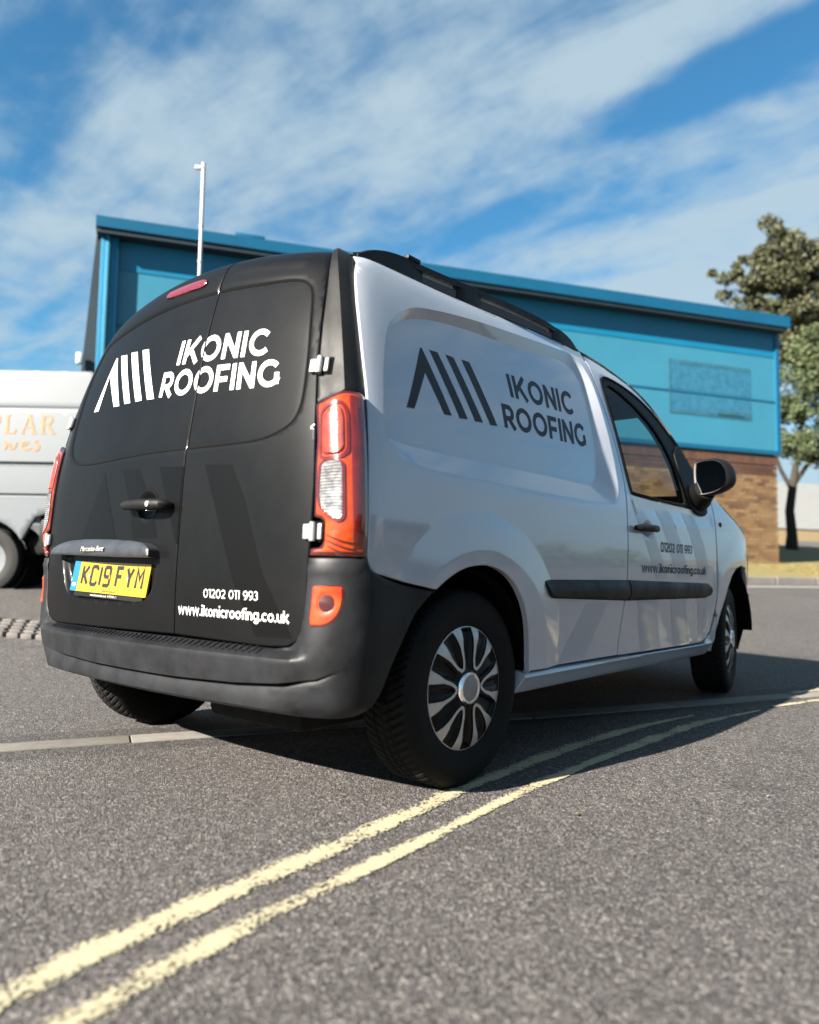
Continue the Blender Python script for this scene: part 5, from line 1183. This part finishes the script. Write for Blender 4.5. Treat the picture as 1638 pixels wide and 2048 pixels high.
while s_ < 22:
    p = Vector(tz(6.95, s_+.45, .05)); 
    if kme is None: kme = bpy.data.meshes.new('kerb_stone'); q = MB().box((0,0,0), (.90,.125,.15), None, .02); kme.from_pydata(q.V, [], q.F); kme.materials.append(MT['kerb'])
    o = link('kerb_stone', kme, kb); o.location = p-kl; o.rotation_euler = (0,0,R(-30)); s_ += .915
# grass blades near the wall foot
gv = []; gf = []
for i in range(5200):
    t = rng.uniform(7.1, 9.4); s_ = rng.uniform(11.0, 16.5) if i % 4 else rng.uniform(11., 24.); x, y, z = tz(t, s_, .10); h_ = rng.uniform(.03,.09); a = rng.uniform(0, 6.28); k = len(gv)
    gv += [(x, y, z), (x+.012*math.cos(a), y+.012*math.sin(a), z), (x+rng.uniform(-.03,.03), y+rng.uniform(-.03,.03), z+h_)]; gf.append((k, k+1, k+2))
tag(mesh('grass', gv, gf, MT['grass'], None, False), 'short parched grass tufts on the verge', 'grass', kind='stuff')
# far building
T1 = 30.
def FB(s_, z, t): p = TN*t+TS*s_; return Vector((p.x, p.y, z))
fb = empty('far_building', tuple(FB(24, 1.6, T1)), label='low far unit with white upper cladding over a beige wall behind the trees', cat='building'); FL = fb.location.copy()
def fpart(s0, s1, z0, z1, t0, t1, name, m): 
    b = MB(); b.box(FB((s0+s1)/2, (z0+z1)/2, (t0+t1)/2)-FL, (s1-s0, z1-z0, t1-t0), Matrix((TS, Vector((0,0,1)), TN)).transposed()); return b.build(name, m, fb)
fpart(16,48,1.2,3.45,T1,T1+10,'wall',MT['beige']); fpart(15.9,48.1,3.45,6.1,T1-.06,T1+10,'upper_cladding',MT['whitewall'])
for k in range(5):
    w_ = fpart(27.2+4*k,28.9+4*k,1.9,2.75,T1-.03,T1,'window',MT['capgrey'])
    fpart(27.1+4*k,29.0+4*k,1.82,1.9,T1-.08,T1,'window_sill',MT['whitewall'])
# trees
MT['bark'] = mat('bark', (.018,.014,.011), .95, col2=(.045,.035,.026), vscale=8, bump=1, bscale=20)
def leafmat(name, c1, c2):
    c1 = tuple(v*AK for v in c1); c2 = tuple(v*AK for v in c2)
    m = bpy.data.materials.new(name); m.use_nodes = True; t = m.node_tree; b = t.nodes['Principled BSDF']; ge = N(t, 'ShaderNodeNewGeometry')
    n = noise(t, N(t, 'ShaderNodeTexCoord').outputs['Object'], .55, 4, .65); k = M_(t, 'ADD', M_(t, 'MULTIPLY', ge.outputs['Random Per Island'], .5), M_(t, 'MULTIPLY', n, .7)); mx = N(t, 'ShaderNodeMix', data_type='RGBA'); t.links.new(k, mx.inputs[0]); mx.inputs[6].default_value = c1+(1,); mx.inputs[7].default_value = c2+(1,)
    t.links.new(mx.outputs[2], b.inputs['Base Color']); b.inputs['Roughness'].default_value = .7; b.inputs['Transmission Weight'].default_value = 0
    return m
MT['leaf1'] = leafmat('leaf_olive', (.015,.020,.007), (.075,.078,.028)); MT['leaf2'] = leafmat('leaf_green', (.014,.026,.007), (.075,.100,.030))
def tree(name, loc, clumps, trunk, limbs, lm, label, nleaf=420, size=.11):
    root = empty(name, loc, label=label, cat='tree'); b = MB(); b.tube(*trunk, 12)
    for P_, r_ in limbs: b.tube(P_, r_, 7)
    b.build('trunk', MT['bark'], root)
    V = []; F = []
    for cx0, cy0, cz0, rx, ry, rz in clumps:
        k = int(nleaf*rx*rz); ns = max(10, int(30*rx*rz)); u = rng.normal(size=(ns, 3)); u /= np.linalg.norm(u, axis=1)[:,None]; rad = rng.uniform(.15, 1.12, ns)**.5
        SC = u*rad[:,None]*np.array([rx, ry, rz])+np.array([cx0, cy0, cz0]); sr = rng.uniform(.5, 1.3, ns)*(.26+.10*(rx+rz)); wi = rng.choice(ns, k)
        P_ = SC[wi]; v_ = rng.normal(size=(k, 3)); v_ /= np.linalg.norm(v_, axis=1)[:,None]; sub = v_*(sr[wi]*rng.uniform(.1, 1, k)**.55)[:,None]*np.array([1, 1, .72])
        for p in P_+sub:
            q = rng.normal(size=3); q /= np.linalg.norm(q); e = np.cross(q, rng.normal(size=3)); e /= np.linalg.norm(e); l = size*rng.uniform(.6, 1.4); g2 = np.cross(q, e); i0 = len(V)
            V += [tuple(p-e*l*.5), tuple(p+g2*l*.28), tuple(p+e*l*.5), tuple(p-g2*l*.28)]; F.append((i0, i0+1, i0+2, i0+3))
    mesh('crown', V, F, lm, root, False); return root
RV = Vector((.642, -.767, 0)); DV = Vector((.767, .642, 0))
def ck(r_, z, d, a, b, c): p = RV*r_+DV*d; return (p.x, p.y, z, a, b, c)
def lp(r_, z, d=0): p = RV*r_+DV*d; return (p.x, p.y, z)
base1 = (22.45, 3.37, float(gh(22.45, 3.37))-.05)
cl = [ck(.3,3.2,0,.7,.8,.55), ck(1.2,3.4,.2,.8,.8,.6), ck(.05,4.1,.1,.65,.8,.6), ck(.9,4.5,-.2,.9,.9,.8), ck(1.9,4.3,0,.9,.9,.8), ck(.25,5.1,.1,.55,.8,.6), ck(1.3,5.6,0,.9,.9,.7), ck(.55,5.95,.2,.5,.7,.5), ck(2.3,5.4,.2,.9,.9,.9), ck(1.6,6.5,0,.8,.8,.6), ck(.9,6.6,0,.45,.6,.4), ck(2.6,6.4,0,.8,.8,.8), ck(1.9,7.1,0,.5,.5,.4)]
tree('verge_tree', base1, cl, ([lp(0,-.1), lp(.03,.6), lp(-.02,1.3), lp(.10,2.1), lp(.2,2.7)], [.22,.15,.13,.12,.09]), [([lp(.08,1.9), lp(-.25,2.5), lp(-.45,3.1), lp(-.3,3.9)], [.07,.06,.045,.02]), ([lp(.12,2.1), lp(.55,2.7), lp(.9,3.4), lp(1.3,4.6)], [.08,.065,.05,.02]), ([lp(.2,2.6), lp(.4,3.8), lp(.8,5.4)], [.08,.06,.02]), ([lp(.5,2.7), lp(1.1,2.9), lp(1.6,3.6)], [.04,.03,.01])], MT['leaf2'], 'nearer green tree with a dark forked trunk standing on the verge beside the brick wall', 4200, .115)
base2 = (31.83, 5.73, float(gh(31.83, 5.73))-.05)
cl = [ck(-2.1,11.9,0,.65,.8,.35), ck(-1.5,11.4,.2,.8,.9,.5), ck(-.9,12.4,0,.8,.9,.5), ck(-.2,13.4,.2,.7,.8,.6), ck(.5,13.0,0,.9,.9,.7), ck(-.4,11.6,-.3,1.1,1.0,.7), ck(.7,11.8,0,1.2,1.1,.9), ck(1.5,12.8,.1,.9,.9,.7), ck(2.2,12.0,0,1.1,1.,.9), ck(2.0,10.6,0,1.3,1.1,.9), ck(.5,10.2,0,1.3,1.1,.8), ck(-1.0,10.4,0,1.,1.,.5), ck(-.35,14.05,0,.3,.4,.35), ck(1.2,8.6,0,1.6,1.3,.9), ck(3.2,11.2,.2,1.2,1.1,1.1), ck(3.0,9.2,0,1.4,1.2,1.1), ck(.0,8.9,.3,1.1,1.,.6)]
tree('pine_tree', base2, cl, ([lp(3.6,-.1), lp(3.4,4), lp(2.6,7.6), lp(1.2,10.6), lp(.1,13.2)], [.38,.30,.22,.14,.04]), [([lp(2.2,8.6), lp(.3,9.6), lp(-1.2,10.8), lp(-2.1,11.8)], [.12,.09,.06,.02]), ([lp(2.6,7.8), lp(2.6,9.3), lp(2.8,11)], [.13,.1,.03]), ([lp(.6,10), lp(1.4,11.6), lp(1.6,12.8)], [.1,.06,.02])], MT['leaf1'], 'tall olive brown pine with ragged top rising behind the blue roof at the right', 3200, .17)

# ------------------------------------------------------------------ what stands across the road, behind and to the right of the camera (it shows in the paintwork)
MT['darkbrick'] = mat('weathered_brick', (.10,.055,.038), .9, col2=(.14,.085,.055), vscale=3)
MT['greyroof'] = mat('grey_sheet_roof', (.16,.17,.18), .6, var=.1)
MT['darkpane'] = mat('window_pane_dark', (.01,.013,.016), .08, spec=.6)
ob = empty('opposite_unit', (14, -22, 0), label='long low brick unit with grey sheet roofs across the road from the van', cat='building')
for i in range(2):
    MB().box((-14+i*26,-6,2.0),(20,10,4.0)).build('wall', MT['darkbrick'], ob); MB().box((-14+i*26,-6,4.35),(20.6,10.8,.7),None,.1).build('roof', MT['greyroof'], ob)
    for k in range(6):
        w_ = MB().box((-22+i*26+3.2*k,-.99,1.9),(1.5,.08,1.1)).build('window', MT['darkpane'], ob); MB().box((-22+i*26+3.2*k,-.96,1.30),(1.7,.16,.08)).build('window_sill', MT['whitewall'], ob)
hb = rng.normal(size=(1, 3)); hv = []; hf = []
for i in range(9000):
    x = rng.uniform(-14, 40); top = 1.7+.5*math.sin(x*.9)+.4*math.sin(x*2.3+1); p = np.array([x, -17.2+rng.normal()*.5, abs(rng.uniform(0, 1))**.7*top]); q = rng.normal(size=3); q /= np.linalg.norm(q); e = np.cross(q, rng.normal(size=3)); e /= np.linalg.norm(e); g2 = np.cross(q, e); k = len(hv); l = .22
    hv += [tuple(p-e*l*.5), tuple(p+g2*l*.35), tuple(p+e*l*.5), tuple(p-g2*l*.35)]; hf.append((k, k+1, k+2, k+3))
tag(mesh('hedge', hv, hf, MT['leaf2'], None, False), 'ragged green hedge along the far side of the road behind the camera', 'hedge')
